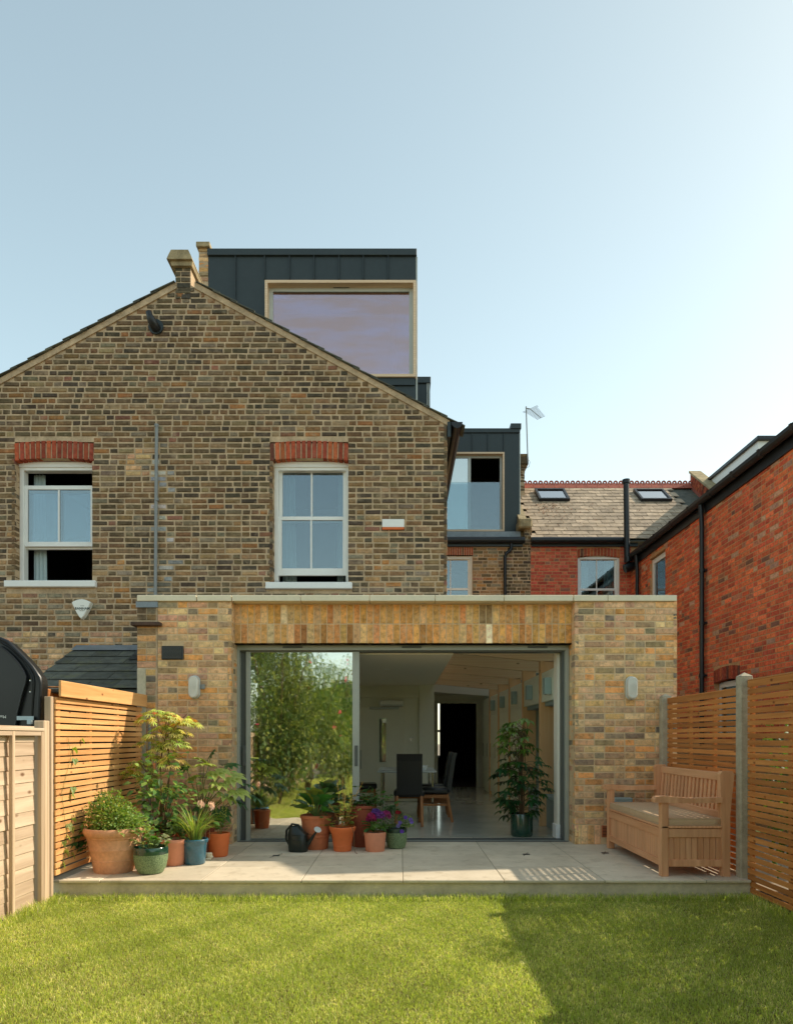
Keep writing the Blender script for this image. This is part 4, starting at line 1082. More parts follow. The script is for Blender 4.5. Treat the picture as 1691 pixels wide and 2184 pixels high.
def text(name, s, size, loc, rot, mat, parent=None, align='CENTER', ext=.0008, bold=0.0, sx=1.0, local=False):
    cu = bpy.data.curves.new(name, 'FONT'); cu.body = s; cu.size = size; cu.align_x = align; cu.extrude = ext; cu.offset = bold; cu.space_character = 1.08
    ob = bpy.data.objects.new(name, cu); SC.collection.objects.link(ob); bpy.context.view_layer.update()
    me = bpy.data.meshes.new_from_object(ob); bpy.data.objects.remove(ob)
    me.materials.append(mat)
    mt = Matrix.Translation(loc) @ rot @ Matrix.Diagonal((sx, 1, 1, 1))
    me.transform(mt)
    return part(name, me, None, parent, local=local)
RF = Matrix.Rotation(rad(90), 4, 'X')
cx_, cz_ = PX(176, YG - .09), PZ(1298, YG - .09)
text('lettering', 'BANHAM', .046, (cx_, YG - .0865, cz_ - .012), RF, M['ink'], al, bold=.0012)
text('small_lettering', 'EST 1926', .012, (cx_, YG - .0865, cz_ + .034), RF, M['ink'], al)
text('small_lettering', 'SECURITY', .015, (cx_, YG - .0865, cz_ - .032), RF, M['ink'], al)

# ================================================================ LEAN-TO on the left
lt = thing('lean_to', 'low lean-to with dark mossy slate roof against the gable wall', 'lean-to', (-3.7, 8.6, 0))
L0, L1 = -4.37, -3.0; s_ = .51
def lz(y): return PZ(1381, 9.18) - (9.18 - y) * s_
part('deck', MB().add([(L0, 7.95, lz(7.95) - .03), (L1, 7.95, lz(7.95) - .03), (L1, 9.19, lz(9.19) - .03), (L0, 9.19, lz(9.19) - .03), (L0, 7.95, lz(7.95) - .10), (L1, 7.95, lz(7.95) - .10), (L1, 9.19, lz(9.19) - .10), (L0, 9.19, lz(9.19) - .10)],
    [(0, 1, 2, 3), (7, 6, 5, 4), (0, 4, 5, 1), (1, 5, 6, 2), (2, 6, 7, 3), (3, 7, 4, 0)]), M['slate_dark'], lt)
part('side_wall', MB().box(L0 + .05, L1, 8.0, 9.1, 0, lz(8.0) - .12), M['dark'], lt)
rows = 5; gy = .235
for r_ in range(rows):
    y0 = 7.93 + r_ * gy; wdt = .345; xo = (r_ % 2) * .17
    x = L0 - xo
    while x < L1 - .01:
        xa, xb = max(x, L0 - .01), min(x + wdt - .006, L1)
        if xb - xa > .03:
            za, zb = lz(y0) + .012, lz(y0 + gy * 1.15) - .004; dz_ = R.uniform(-.002, .003)
            sm = MB().add([(xa, y0, za + dz_), (xb, y0, za + dz_), (xb, y0 + gy * 1.2, zb), (xa, y0 + gy * 1.2, zb), (xa, y0, za - .009), (xb, y0, za - .009), (xb, y0 + gy * 1.2, zb - .009), (xa, y0 + gy * 1.2, zb - .009)],
                [(0, 1, 2, 3), (7, 6, 5, 4), (0, 4, 5, 1), (1, 5, 6, 2), (2, 6, 7, 3), (3, 7, 4, 0)])
            part('slate', sm, M['slate_dark'], lt)
        x += wdt
part('lead_flashing', MB().add([(L0 + .0, 9.05, lz(9.05) + .016), (L1, 9.05, lz(9.05) + .016), (L1, 9.195, lz(9.19) + .03), (L0 + .0, 9.195, lz(9.19) + .03)], [(0, 1, 2, 3)]), M['lead'], lt)
vx, vy = -3.33, 8.86
mb = MB().add([(vx - .16, vy - .13, lz(vy - .13) + .02), (vx + .14, vy - .13, lz(vy - .13) + .02), (vx + .14, vy + .12, lz(vy + .12) + .02), (vx - .16, vy + .12, lz(vy + .12) + .02)], [(0, 1, 2, 3)])
mb.box(vx - .1, vx + .09, vy - .06, vy + .1, lz(vy) + .0, lz(vy) + .085, .02); vt = part('vent_tile', mb, M['zinc'], lt)
part('vent_slot', MB().box(vx - .08, vx + .07, vy - .064, vy - .05, lz(vy) + .012, lz(vy) + .05), M['black'], vt, local=True)
# shed edge with moss
sh = thing('garden_shed', 'neighbour\'s timber shed edge with orange moss on its felt roof', 'shed', (-3.6, 6.9, 0))
part('felt_roof', MB().box(-5.2, PX(131, 6.35), 6.35, 7.85, PZ(1478, 6.35), PZ(1467, 6.35), .01), M['slate_dark'], sh)
part('moss_layer', MB().box(-5.15, PX(130, 6.4), 6.37, 7.8, PZ(1467, 6.35), PZ(1463, 6.35), .008), M['moss'], sh)
part('beam', MB().box(PX(84, 6.3), PX(104, 6.3), 6.3, 7.8, PZ(1498, 6.3), PZ(1469, 6.3), .006), M['slat_r'], sh)
for k in range(12): part('board', MB().box(-5.1, PX(120, 6.4), 6.42, 6.44, .1 + k * .125, .1 + k * .125 + .118, .003), M['tiledark'], sh)

# ================================================================ RED BRICK HOUSE on the right
rh = thing('red_brick_house', 'red brick neighbouring house with slate roof, black gutters and tall side wall', 'house', (5.3, 12, 0))
XR, YR0 = 5.22, 8.75
sw_hi = (15.5 - 14.35, 15.5 - 13.5, 3.35, 5.12)     # along u (from the far corner toward the garden)
sw_lo = (15.5 - 11.4, 15.5 - 10.55, 1.45, 2.30); lo_arch = (15.5 - 11.42, 15.5 - 10.53, 2.30, 2.53)
flu = (15.5 - 12.75, 15.5 - 12.60, 1.95, 2.12)
mb = MB(); backing(mb, (XR, 15.5, 0), (0, -1, 0), (1, 0, 0), 0, 15.5 - YR0, 0, 5.30, .004, .22, openings=[sw_hi, (sw_lo[0], sw_lo[1], sw_lo[2], 2.36)]); part('mortar_bed', mb, M['mortar_red'], rh)
wall(rh, (XR, 15.5, 0), (0, -1, 0), (1, 0, 0), 0, 15.5 - YR0, 1.35, 5.27, PAL_RED, M['brick_red'], 'rs', openings=[sw_hi, sw_lo, lo_arch], maxp=300, gap=.010, jit=.0012,
     score=lambda t: (not (t[0] > 4.1 and t[1] > 2.0), -t[0] // .6, t[1]))
wall(rh, (XR - .001, YR0, 0), (1, 0, 0), (0, 1, 0), .02, 2.5, 1.35, 5.3, PAL_RED, M['brick_red'], 'rg')
part('gable_core', MB().box(XR + .01, XR + 5.2, YR0 + .01, YR0 + .2, 0, 5.4), M['mortar_red'], rh)
# arch over the low window (built along the wall)
for i in range(12):
    ya = 11.41 - i * .074; t = (i + .5) / 12 * 2 - 1; rs_ = .04 * (1 - t * t)
    mb = MB(); mb.add([(XR - .003 + p[1], ya - p[0], 2.27 + rs_ + p[2]) for p in brick_verts(.064, .215, .1, .004, .001)], BF, pick(PAL_ARCH)); part('arch_brick', mb, M['brick_red'], rh)
w = part('low_window', MB().box(XR + .09, XR + .13, 10.55, 11.4, 2.20, 2.29).box(XR + .09, XR + .13, 10.55, 10.61, 1.45, 2.2).box(XR + .09, XR + .13, 11.34, 11.4, 1.45, 2.2), M['white'], rh)
part('pane', MB().box(XR + .105, XR + .11, 10.61, 11.34, 1.45, 2.20), M['glass_up'], w, local=True)
w = part('side_window', MB().box(XR + .06, XR + .12, 13.5, 13.57, 3.35, 5.1).box(XR + .06, XR + .12, 14.25, 14.35, 3.35, 5.1).box(XR + .06, XR + .12, 13.57, 14.25, 5.0, 5.1).box(XR + .07, XR + .11, 13.57, 14.25, 4.15, 4.21), M['white'], rh)
part('pane', MB().box(XR + .085, XR + .09, 13.57, 14.25, 3.35, 5.0), M['glass_up'], w, local=True)
part('sill', MB().box(XR - .04, XR + .12, 13.46, 14.39, 3.27, 3.35, .006), M['white'], w, local=True)
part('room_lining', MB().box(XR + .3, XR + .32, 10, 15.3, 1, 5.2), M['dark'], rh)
# eaves
part('fascia', MB().box(XR - .03, XR + .002, YR0 - .05, 15.44, 5.22, 5.47), M['blackiron'], rh)
gx = XR - .10
mb = MB(); mb.prism([(gx - .065, 5.45), (gx + .065, 5.45), (gx + .06, 5.40), (gx + .035, 5.365), (gx, 5.352), (gx - .035, 5.365), (gx - .06, 5.40)], 1, YR0 - .05, 15.35); part('gutter', mb, M['blackiron'], rh)
for k in range(9): part('gutter_joint', MB().prism([(gx - .075, 5.455), (gx + .06, 5.455), (gx + .05, 5.37), (gx, 5.342), (gx - .05, 5.37)], 1, YR0 + .1 + k * .8, YR0 + .16 + k * .8), M['blackiron'], rh)
part('wing_roof', MB().add([(XR - .12, YR0 - .08, 5.47), (XR - .12, 15.6, 5.47), (XR + 2.6, 15.6, 7.43), (XR + 2.6, YR0 - .08, 7.43), (XR + 5.3, 15.6, 5.47), (XR + 5.3, YR0 - .08, 5.47)], [(0, 1, 2, 3), (3, 2, 4, 5)]), M['slate_dark'], rh)
# downpipes
for yy_, z0_ in ((11.7, 1.2), (14.9, 2.2)):
    mb = MB(); xx = XR - .07; mb.tube([(xx - .02, yy_, 5.36), (xx - .01, yy_, 5.2), (xx, yy_, 5.0), (xx, yy_, z0_)], .04, 12)
    for z_ in np.arange(z0_ + .3, 5.0, .9): mb.tube([(xx, yy_, z_), (xx, yy_, z_ + .07)], .05, 12); mb.box(xx, XR, yy_ - .06, yy_ + .02, z_ + .02, z_ + .05)
    part('downpipe', mb, M['blackiron'], rh, True)
mb = MB(); yy = 15.25; sx_ = PX(1336.5, yy)
mb.tube([(sx_, yy, PZ(1200, yy)), (sx_ - .02, yy, PZ(1028, yy))], .062, 14); mb.tube([(sx_ - .02, yy, PZ(1031, yy)), (sx_ - .02, yy, PZ(1023, yy))], .085, 14)
mb.tube([(sx_ + .02, yy, PZ(1188, yy)), (sx_ + .02, yy, PZ(1198, yy))], .085, 14)
mb.tube([(sx_ - .05, yy, PZ(1213, yy)), (sx_ + .1, yy, PZ(1208, yy)), (sx_ + .22, yy, PZ(1204, yy))], [.10, .10, .07], 12)
part('soil_pipe', mb, M['blackiron'], rh, True)
# rear wall of the red house
bx0 = PX(1131.5, YW)
wr = (PX(1231.5, YW), PX(1321.5, YW), PZ(1290, YW), PZ(1185, YW)); wa = (PX(1230, YW), PX(1322, YW), PZ(1186, YW), PZ(1166, YW))
mb = MB(); backing(mb, (0, YW, 0), UX, NY, bx0, XR + .2, 2.8, PZ(1164, YW), .004, .2, openings=[wr]); part('mortar_bed', mb, M['mortar_red'], rh)
wall(rh, (0, YW, 0), UX, NY, bx0, XR, 2.9, PZ(1165, YW), PAL_REDFAR, M['brick_red'], 'rr', openings=[wr, wa], gap=.010)
arch(rh, wa[0], wa[1], PZ(1187, YW) - .02, PZ(1170, YW) - .02, .04, YW, 13, pal=PAL_ARCH)
sash(rh, YW, wr, [(PZ(1258, YW), PZ(1188, YW), .03, 1, (.05, .05)), (wr[2], PZ(1253.5, YW), 0, 1, (.05, .05))], PX(1274.5, YW), yo=.05, curt=(.22, .20))
mb = MB(); mb.tube([(PX(1133, 15.36), 15.36, PZ(1152, 15.36)), (XR - .1, 15.36, PZ(1152, 15.36))], .07, 14); part('gutter', mb, M['blackiron'], rh, True)
mb = MB(); pbox(mb, 1134, 1360, 1157.5, 1165, 15.44, 15.49); part('fascia', mb, M['zinc'], rh)
# slate roof: separate slates
SL = math.atan(.78); ry0, rz0 = 15.34, PZ(1149.5, 15.34); gau = .235; X0r, X1r = 2.93, 7.7
ridge_d = 3.62
mb = MB(); cz, cy_ = math.sin(SL), math.cos(SL)
mb.add([(X0r, ry0, rz0 - .05), (X1r, ry0, rz0 - .05), (X1r, ry0 + ridge_d * cy_, rz0 - .05 + ridge_d * cz), (X0r, ry0 + ridge_d * cy_, rz0 - .05 + ridge_d * cz), (X0r, ry0 + 2 * ridge_d * cy_, rz0 - .05), (X1r, ry0 + 2 * ridge_d * cy_, rz0 - .05)], [(0, 1, 2, 3), (3, 2, 5, 4)])
part('roof_deck', mb, M['slate_dark'], rh)
slm = []
for v_ in range(8):
    mb = MB(); wv = .292; ln = .33; t_ = .010
    vs = [(0, R.uniform(-.008, .008), .016), (wv, R.uniform(-.008, .008), .016 + R.uniform(-.002, .004)), (wv, ln, .002), (0, ln, .002)]
    vs += [(p[0], p[1], p[2] - t_) for p in vs]
    mb.add(vs, [(0, 1, 2, 3), (7, 6, 5, 4), (0, 4, 5, 1), (1, 5, 6, 2), (2, 6, 7, 3), (3, 7, 4, 0)]); slm.append(mb.mesh('slate', M['slate']))
RotS = Matrix.Rotation(SL, 4, 'X'); ns = 0
for r_ in range(15):
    x = X0r + (r_ % 2) * .15 - (.0 if r_ % 2 else 0)
    while x < 7.0:
        o = part('slate', R.choice(slm), None, rh)
        d = r_ * gau
        o.matrix_basis = Matrix.Translation((x, ry0 + d * cy_, rz0 + d * cz + R.uniform(0, .004))) @ RotS @ Matrix.Rotation(R.uniform(-.012, .012), 4, 'Z')
        x += .302; ns += 1
# ridge tiles with pierced crests
yr_, zr_ = ry0 + ridge_d * cy_, rz0 + ridge_d * cz
def ridge_mesh():
    mb = MB(); L = .285
    mb.prism([(-.13, -.09), (-.11, -.10), (0, .03), (.11, -.10), (.13, -.09), (.02, .075), (-.02, .075)], 0, 0, L - .006)
    for k in range(2):
        cx2 = L * (.25 + .5 * k); cz2 = .095; n = 12
        for yy2 in (-.012, .012):
            pass
        vs = []
        for yy2 in (-.012, .012):
            for i in range(n):
                a = 2 * math.pi * (i + .5) / n
                ro = .062; vs.append((cx2 + ro * math.cos(a), yy2, cz2 + ro * math.sin(a) * .95)); vs.append((cx2 + .020 * math.cos(a), yy2, cz2 + .020 * math.sin(a)))
        fs = []
        for i in range(n):
            j = (i + 1) % n
            fs += [(2 * i, 2 * j, 2 * j + 1, 2 * i + 1), (2 * n + 2 * i + 1, 2 * n + 2 * j + 1, 2 * n + 2 * j, 2 * n + 2 * i), (2 * i, 2 * n + 2 * i, 2 * n + 2 * j, 2 * j), (2 * i + 1, 2 * j + 1, 2 * n + 2 * j + 1, 2 * n + 2 * i + 1)]
        mb.add(vs, fs)
    return mb.mesh('ridge_tile', M['ridge'])
rt = ridge_mesh()
for k in range(17):
    o = part('ridge_tile', rt, None, rh); o.matrix_basis = Matrix.Translation((X0r + k * .285, yr_, zr_ + .01))
# rooflights
def rooflight(x, d, w, h):
    mb = MB(); t_ = .06
    mb.box(0, w, 0, t_, 0, .09, .004).box(0, w, h - t_, h, 0, .09, .004).box(0, t_, t_, h - t_, 0, .09, .004).box(w - t_, w, t_, h - t_, 0, .09, .004)
    M4 = Matrix.Translation((x, ry0 + d * cy_, rz0 + d * cz + .005)) @ RotS
    me = mb.mesh('rooflight', M['blackiron']); me.transform(M4); o = part('rooflight', me, None, rh)
    me = MB().box(t_, w - t_, t_, h - t_, .05, .06).mesh('pane', M['glass_sky']); me.transform(M4); part('pane', me, None, o, local=True)
    me = MB().box(t_, w - t_, t_, h - t_, .01, .02).mesh('blind', M['int_wall']); me.transform(M4); part('blind', me, None, o, local=True)
rooflight(3.48, 2.42, .78, .78); rooflight(6.05, 2.40, .78, .78)
# raked parapet and white dormer at the far right
xp = 7.7
mb = MB()
mb.add([(xp, 15.6, rz0 - .1), (xp, yr_, zr_ - .1), (xp, yr_, zr_ + .38), (xp, 15.6, rz0 + .62), (xp + .23, 15.6, rz0 - .1), (xp + .23, yr_, zr_ - .1), (xp + .23, yr_, zr_ + .38), (xp + .23, 15.6, rz0 + .62)],
       [(0, 1, 2, 3), (7, 6, 5, 4), (0, 4, 5, 1), (1, 5, 6, 2), (2, 6, 7, 3), (3, 7, 4, 0)]); part('raked_parapet', mb, M['ridge'], rh)
k = 0
for dd in np.arange(0.2, 3.3, .075):
    for r2 in range(3):
        y_, z_ = 15.5 + dd * cy_, rz0 + .18 + dd * cz + r2 * .11
        mb = MB(); me_ = mb.box(0, .03, 0, .066, 0, .1, .003, pick(PAL_ARCH)).mesh('brick', M['brick_red']); 
        me_.transform(Matrix.Translation((xp - .008, y_, z_)) @ RotS)
        if r2 < 1 or True: part('coping_brick', me_, None, rh)
mb = MB(); mb.prism([(15.5, rz0 + .62), (yr_, zr_ + .36), (yr_, zr_ + .42), (15.5, rz0 + .68)], 0, xp - .04, xp + .28); part('coping_course', mb, M['stone_old'], rh)
mb = MB(); mb.prism([(15.2, 7.0), (18.0, 7.0), (18.0, 7.98), (15.2, 7.98)], 0, 7.94, 11.0); wd = part('side_dormer', mb, M['white'], rh)
part('dormer_fascia', MB().box(7.88, 11.05, 15.1, 18.1, 7.98, 8.06, .006), M['blackiron'], wd, local=True)
# leaf litter on the roof
mb = MB()
for i in range(150):
    x = 3.35 + abs(R.gauss(0, .35)); d = 2.25 - abs(R.gauss(0, .7)); 
    if R.random() < .25: x = R.uniform(3.1, 6)
    p = Vector((x, ry0 + d * cy_, rz0 + d * cz + .03)); s = .022
    a = R.uniform(0, 6.3); e = Vector((math.cos(a), math.sin(a) * cy_, math.sin(a) * cz)) * s; f_ = Vector((-math.sin(a), math.cos(a) * cy_, math.cos(a) * cz)) * s * .6
    mb.quad(p - e, p - f_, p + e, p + f_ + Vector((0, 0, .01)), (R.choice([srgb(150, 96, 56), srgb(110, 66, 40), srgb(80, 70, 36)])))
o = part('fallen_leaves', mb, M['petal'], None); tag(o, 'brown fallen leaves scattered on the pale slate roof', 'leaves', kind='stuff')
# aerial
an = thing('tv_aerial', 'thin television aerial on a pole fixed to the rear chimney', 'aerial', (PX(1123, 17.7), 17.5, PZ(975, 17.5)))
mb = MB(); yy = 17.5; q = lambda x, y, Y=17.5: (PX(x, Y), Y, PZ(y, Y))
mb.tube([q(1125.5, 990), q(1125, 975), q(1121.5, 867)], .016, 8); part('mast', mb, M['greyplastic'], an, True)
bm_a = [q(1121.5, 871), q(1130, 872), q(1153, 891, 16.6)]
mb = MB(); mb.tube([bm_a[0], bm_a[1]], .014, 6); mb.tube([bm_a[1], bm_a[2]], .011, 6); part('boom', mb, M['greyplastic'], an, True)
A_, B2 = Vector(bm_a[1]), Vector(bm_a[2])
for i in range(12):
    p = A_.lerp(B2, i / 11); L = .17 - .006 * i + (.03 if i < 2 else 0); e = Vector((.92, -.1, .38)).normalized() * L
    part('element', MB().tube([p - e, p + e], .006, 5), M['greyplastic'], an)
mb = MB(); mb.tube([q(1125, 978), q(1130, 985), q(1128, 995), q(1120, 1000)], .005, 5); part('cable', mb, M['black'], an)

# ================================================================ FENCES
# left slatted screen
fl = thing('slatted_fence', 'bright honey-coloured slatted timber screen with fascia board beside the potted plants', 'fence', (-2.93, 6.7, TZ))
FX = -2.90; n_ = 27; z = .21; pit = (1.72 - .21) / n_
for k in range(n_):
    zz = z + k * pit; tl = R.uniform(-.002, .002)
    mb = MB().box(-.007, .007, 0, 1.91 + R.uniform(-.008, .004), 0, pit - .013, .002)
    o = part('slat', mb, M['slat_l'], None, local=True); o.parent = fl; o.matrix_parent_inverse = wm(fl).inverted(); o.location = (FX - .007, 5.745 + R.uniform(-.006, .004), zz + tl)
for y in (5.80, 6.40, 7.02, 7.60):
    part('batten', MB().box(FX - .048, FX - .0145, y, y + .05, .2, 1.715, .002), M['slat_l'], fl)
part('fascia_board', MB().box(FX + .018, FX + .040, 5.755, 7.71, 1.717, 1.853, .003), M['slat_l'], fl)
part('end_post', MB().box(FX - .075, FX - .018, 5.70, 5.742, 0, 1.715, .004), M['lap_v'], fl)
for y, h in ((7.70, 1.55), (7.60, 1.0)):
    mb = MB().tube([(-2.83, 7.69, .2), (-2.83, 7.69, 1.58)], .018, 8)
part('conduit', mb, M['greyplastic'], fl, True)
part('corner_batten', MB().box(-2.80, -2.765, 7.66, 7.70, .2, 1.2, .003), M['lap_v'], fl)
# left lapped fence (several bays run back along the garden)
post = thing('fence_post', 'square weathered timber post between the lapped fence and the slatted screen', 'fence post', (-2.93, 5.6, 0))
part('shaft', MB().box(-3.0, -2.915, 5.585, 5.675, -.05, 1.51, .006), M['lap_v'], post)
labs = ['sun-bleached lapped board fence panel nearest the terrace on the left'] + ['lapped board fence panel number %s back along the left side of the garden' % w for w in ('two', 'three', 'four', 'five', 'six', 'seven')]
for p_ in range(6):
    y1 = 5.565 - p_ * 1.92; y0 = y1 - 1.83
    t = thing('lapped_fence', labs[p_], 'fence panel', (-2.95, (y0 + y1) / 2, 0), group='lapped board panels of the left garden fence')
    for k in range(13):
        zb = .02 + k * .110
        mb = MB().box(-.005, .005, 0, 1.76, 0, .125, .001, M=Matrix.Rotation(-.07, 4, 'Y') @ Matrix.Rotation(R.uniform(-.004, .004), 4, 'X'))
        part('board', mb, M['lap'], t, local=True).matrix_basis = Matrix.Translation((-.012 + R.uniform(-.002, .002), -.88, zb)) @ Matrix.Identity(4)
    for yy in (0.0, .45, .93, 1.38, 1.79):
        e = .02
        part('batten', MB().box(-2.948 + .012, -2.948 + .042, y0 + yy, y0 + yy + .036, 0.0, 1.42, .003), M['lap_v'], t)
    part('top_rail', MB().box(-2.965, -2.90, y0, y1, 1.422, 1.447, .004), M['lap'], t)
    part('rail', MB().box(-2.93, -2.908, y0 + .038, y1 - .03, 1.385, 1.42, .003), M['lap'], t)
    if p_:
        part('shaft', MB().box(-3.0, -2.915, y1 + .008, y1 + .082, -.05, 1.5, .006), M['lap_v'], t)

# right slatted panels and concrete posts
RX0 = 2.972
def rpanel(y0, y1, zb, zt, n, lab):
    t = thing('slatted_fence', lab, 'fence', (RX0 + .03, (y0 + y1) / 2, zb), group='slatted panels of the right garden fence')
    pit = (zt - zb) / n; me = [MB().box(-.003, .003, 0, y1 - y0, 0, pit - .0130, .001).mesh('slat', M['slat_r']) for _ in range(2)]
    for k in range(n - 1):
        o = part('slat', R.choice(me), None, t); o.matrix_basis = Matrix.Translation((RX0, y0, zb + k * pit + R.uniform(-.0025, .0025))) @ Matrix.Rotation(R.uniform(-.0015, .0015), 4, 'X')
    part('top_slat', MB().box(RX0 - .0045, RX0 + .012, y0, y1, zb + (n - 1) * pit, zt, .002), M['slat_r'], t)
    part('cap_rail', MB().box(RX0 - .006, RX0 + .045, y0, y1, zt, zt + .012, .003), M['slat_r'], t)
    w = y1 - y0
    for f in (.02, .33, .66, .98):
        yy = y0 + w * f - .02
        part('batten', MB().box(RX0 + .0055, RX0 + .036, yy, yy + .04, zb, zt - .002, .002), M['slat_r'], t)
rpanel(5.975, 7.62, .19, 1.80, 30, 'honey-coloured slatted fence panel behind the wooden bench')
rpanel(4.03, 5.855, .05, 1.855, 33, 'honey-coloured slatted fence panel beside the shaded lawn at the right edge')
rpanel(2.08, 3.905, .05, 1.855, 33, 'slatted fence panel continuing beside the lawn nearer the camera')
rpanel(.13, 1.955, .05, 1.855, 33, 'slatted fence panel alongside the camera position')
for y, h, l in ((7.63, 1.83, 'concrete fence post against the extension pier, behind the bench'), (5.865, 1.90, 'tall concrete fence post at the front edge of the terrace'), (3.915, 1.9, 'concrete fence post halfway along the lawn'), (1.965, 1.9, 'concrete fence post level with the camera')):
    t = thing('concrete_post', l, 'fence post', (RX0, y, 0))
    mb = MB(); x0, x1, y0, y1 = RX0 - .055, RX0 + .05, y, y + .095
    mb.box(x0, x1, y0, y1, -.05, h, .006)
    mb.add([(x0, y0, h), (x1, y0, h), (x1, y1, h), (x0, y1, h), ((x0 + x1) / 2, (y0 + y1) / 2, h + .035)], [(0, 1, 4), (1, 2, 4), (2, 3, 4), (3, 0, 4)])
    part('shaft', mb, M['concrete'], t)
part('gravel_board', MB().box(RX0 - .01, RX0 + .03, 5.97, 7.63, 0, .185), M['concrete'], None)['kind'] = 'structure'

# black cargo box behind the left fence
cb = thing('cargo_box', 'glossy black plastic cargo box with domed top standing behind the left fence', 'cargo box', (-3.6, 6.0, 0))
YB = 5.76
out = [(0, 1362.5), (14.5, 1369), (26, 1380), (37.6, 1391.4), (48, 1402), (57.8, 1412.6), (67, 1423), (75, 1434.8), (82, 1445.4), (83.8, 1457), (82.8, 1482), (81.4, 1507), (80, 1560)]
inn = [(0, 1377), (16, 1388), (30, 1401), (42, 1415), (52, 1430), (57.5, 1443), (56, 1458), (50, 1478), (45, 1497), (39, 1522), (33, 1560)]
P2 = lambda l, Y=YB: [(PX(x, Y), PZ(y, Y)) for x, y in l]
ow = [(PX(-190, YB), PZ(1640, YB)), (PX(-190, YB), PZ(1420, YB)), (PX(-120, YB), PZ(1372, YB)), (PX(-50, YB), PZ(1356, YB))] + P2(out) + [(PX(79, YB), PZ(1640, YB))]
mb = MB(); mb.prism(ow, 1, YB + .02, YB + .15); part('shell', mb, M['black'], cb, True)
ft = lambda l: [(p[0], YB + .02, p[1]) for p in P2(l)]
mb = MB(); mb.tube([(PX(-50, YB), YB + .02, PZ(1358, YB))] + ft(out), .018, 8)
part('rim', mb, M['blackiron'], cb, True)
mid = [((a[0] * .55 + b_[0] * .45), (a[1] * .55 + b_[1] * .45)) for a, b_ in zip([(0, 1363), (18, 1376), (34, 1391), (50, 1408), (64, 1425), (71, 1441), (73, 1457), (71, 1482), (69, 1507), (66, 1530), (64, 1560)], inn)]
mid = [(0, 1368), (18, 1379), (34, 1393), (49, 1409), (62, 1427), (69.5, 1443), (71, 1457), (69, 1482), (67, 1507), (64.5, 1560)]
mb = MB(); mb.tube(ft(mid), .012, 8); part('groove_bead', mb, M['black'], cb, True)
iw = [(PX(-180, YB), PZ(1640, YB)), (PX(-180, YB), PZ(1400, YB)), (PX(-60, YB), PZ(1375, YB))] + P2(inn) + [(PX(28, YB), PZ(1640, YB))]
mb = MB(); mb.prism(iw, 1, YB - .012, YB + .03); part('front_panel', mb, M['black'], cb, True)
mb = MB(); mb.tube([(p[0], YB - .012, p[1]) for p in P2(inn)], .006, 6); part('panel_edge', mb, M['blackiron'], cb, True)
for yy in (1487 - 36, 1465 + 10): part('rivet', MB().lathe([(.0001, -.006), (.006, -.003), (.008, 0)], (0, 0, 0), 10).mesh('rivet', M['chrome'], True), None, cb, local=False).matrix_basis = Matrix.Translation((PX(66, YB), YB - .005, PZ(yy, YB))) @ Matrix.Rotation(rad(90), 4, 'X')
mb = MB(); mb.box(PX(37, YB - .02), PX(73, YB - .02), YB - .025, YB - .02, PZ(1536, YB), PZ(1527.5, YB)); mb.box(PX(66, YB), PX(75, YB), YB - .06, YB - .03, PZ(1545, YB), PZ(1535, YB), .003)
part('strap', mb, M['netting'], cb)
text('lettering', 'Mastertent', .034, (PX(16, YB), YB - .0135, PZ(1526, YB)), Matrix.Rotation(rad(90), 4, 'X') @ Matrix.Rotation(rad(180), 4, 'Z'), M['white_pvc'], cb, align='LEFT')

# ================================================================ BENCH
bx = thing('storage_bench', 'pale teak storage bench with slatted back and arms standing by the right fence', 'bench', (2.55, 6.7, TZ))
B0, B1, BY0, BY1 = 2.262, 2.862, 5.94, 7.45      # front face x, back face x, near end, far end
lg = .066; zs_ = TZ
for y in (BY0, BY1):
    part('leg', MB().box(B0, B0 + lg, y, y + lg, zs_, .81, .005), M['teak'], bx)
    mb = MB(); x = B1 - lg
    prof = [(x, zs_), (x + lg, zs_), (x + lg, .70), (x + lg + .035, 1.05), (x + lg + .02, 1.078), (x - .005, 1.078), (x - .022, 1.05), (x - .01, .62)]
    mb.prism(prof, 1, y, y + lg); part('leg', mb, M['teak'], bx)
    # arm, shaped
    pr = [(B0 - .055, .805), (B0 - .06, .83), (B0 - .045, .855), (B0 + .02, .862), (B0 + .25, .842), (x - .005, .85), (x - .005, .805), (B0 + .25, .80)]
    mb = MB(); mb.prism(pr, 1, y - .012, y + lg + .012); part('armrest', mb, M['teak'], bx)
for (za, zb) in ((.245, .305), (.50, .575)):
    part('rail', MB().box(B0 + .008, B0 + .05, BY0 + lg, BY1, za, zb, .003), M['teak_y'], bx)
    part('rail', MB().box(B0 + lg, B1 - lg, BY0 + .008, BY0 + .05, za, zb, .003), M['teak'], bx)
    part('rail', MB().box(B0 + lg, B1 - lg, BY1 + .016, BY1 + .058, za, zb, .003), M['teak'], bx)
n_ = 19; w = (BY1 - BY0 - lg) / n_
for k in range(n_): part('front_board', MB().box(B0 + .020, B0 + .036, BY0 + lg + k * w + .002, BY0 + lg + (k + 1) * w - .002, .28, .52, .002), M['teak'], bx)
n_ = 9; w = (B1 - B0 - 2 * lg) / n_
for k in range(n_):
    for y in (BY0 + .020, BY1 + .03): part('side_board', MB().box(B0 + lg + k * w + .002, B0 + lg + (k + 1) * w - .002, y, y + .016, .28, .52, .002), M['teak'], bx)
part('back_board', MB().box(B1 - .05, B1 - .035, BY0 + lg, BY1, .25, .57), M['teak_y'], bx)
part('seat_lid', MB().box(B0 + .004, B1 - lg, BY0 + .0, BY1 + lg, .580, .600, .004), M['teak_y'], bx)
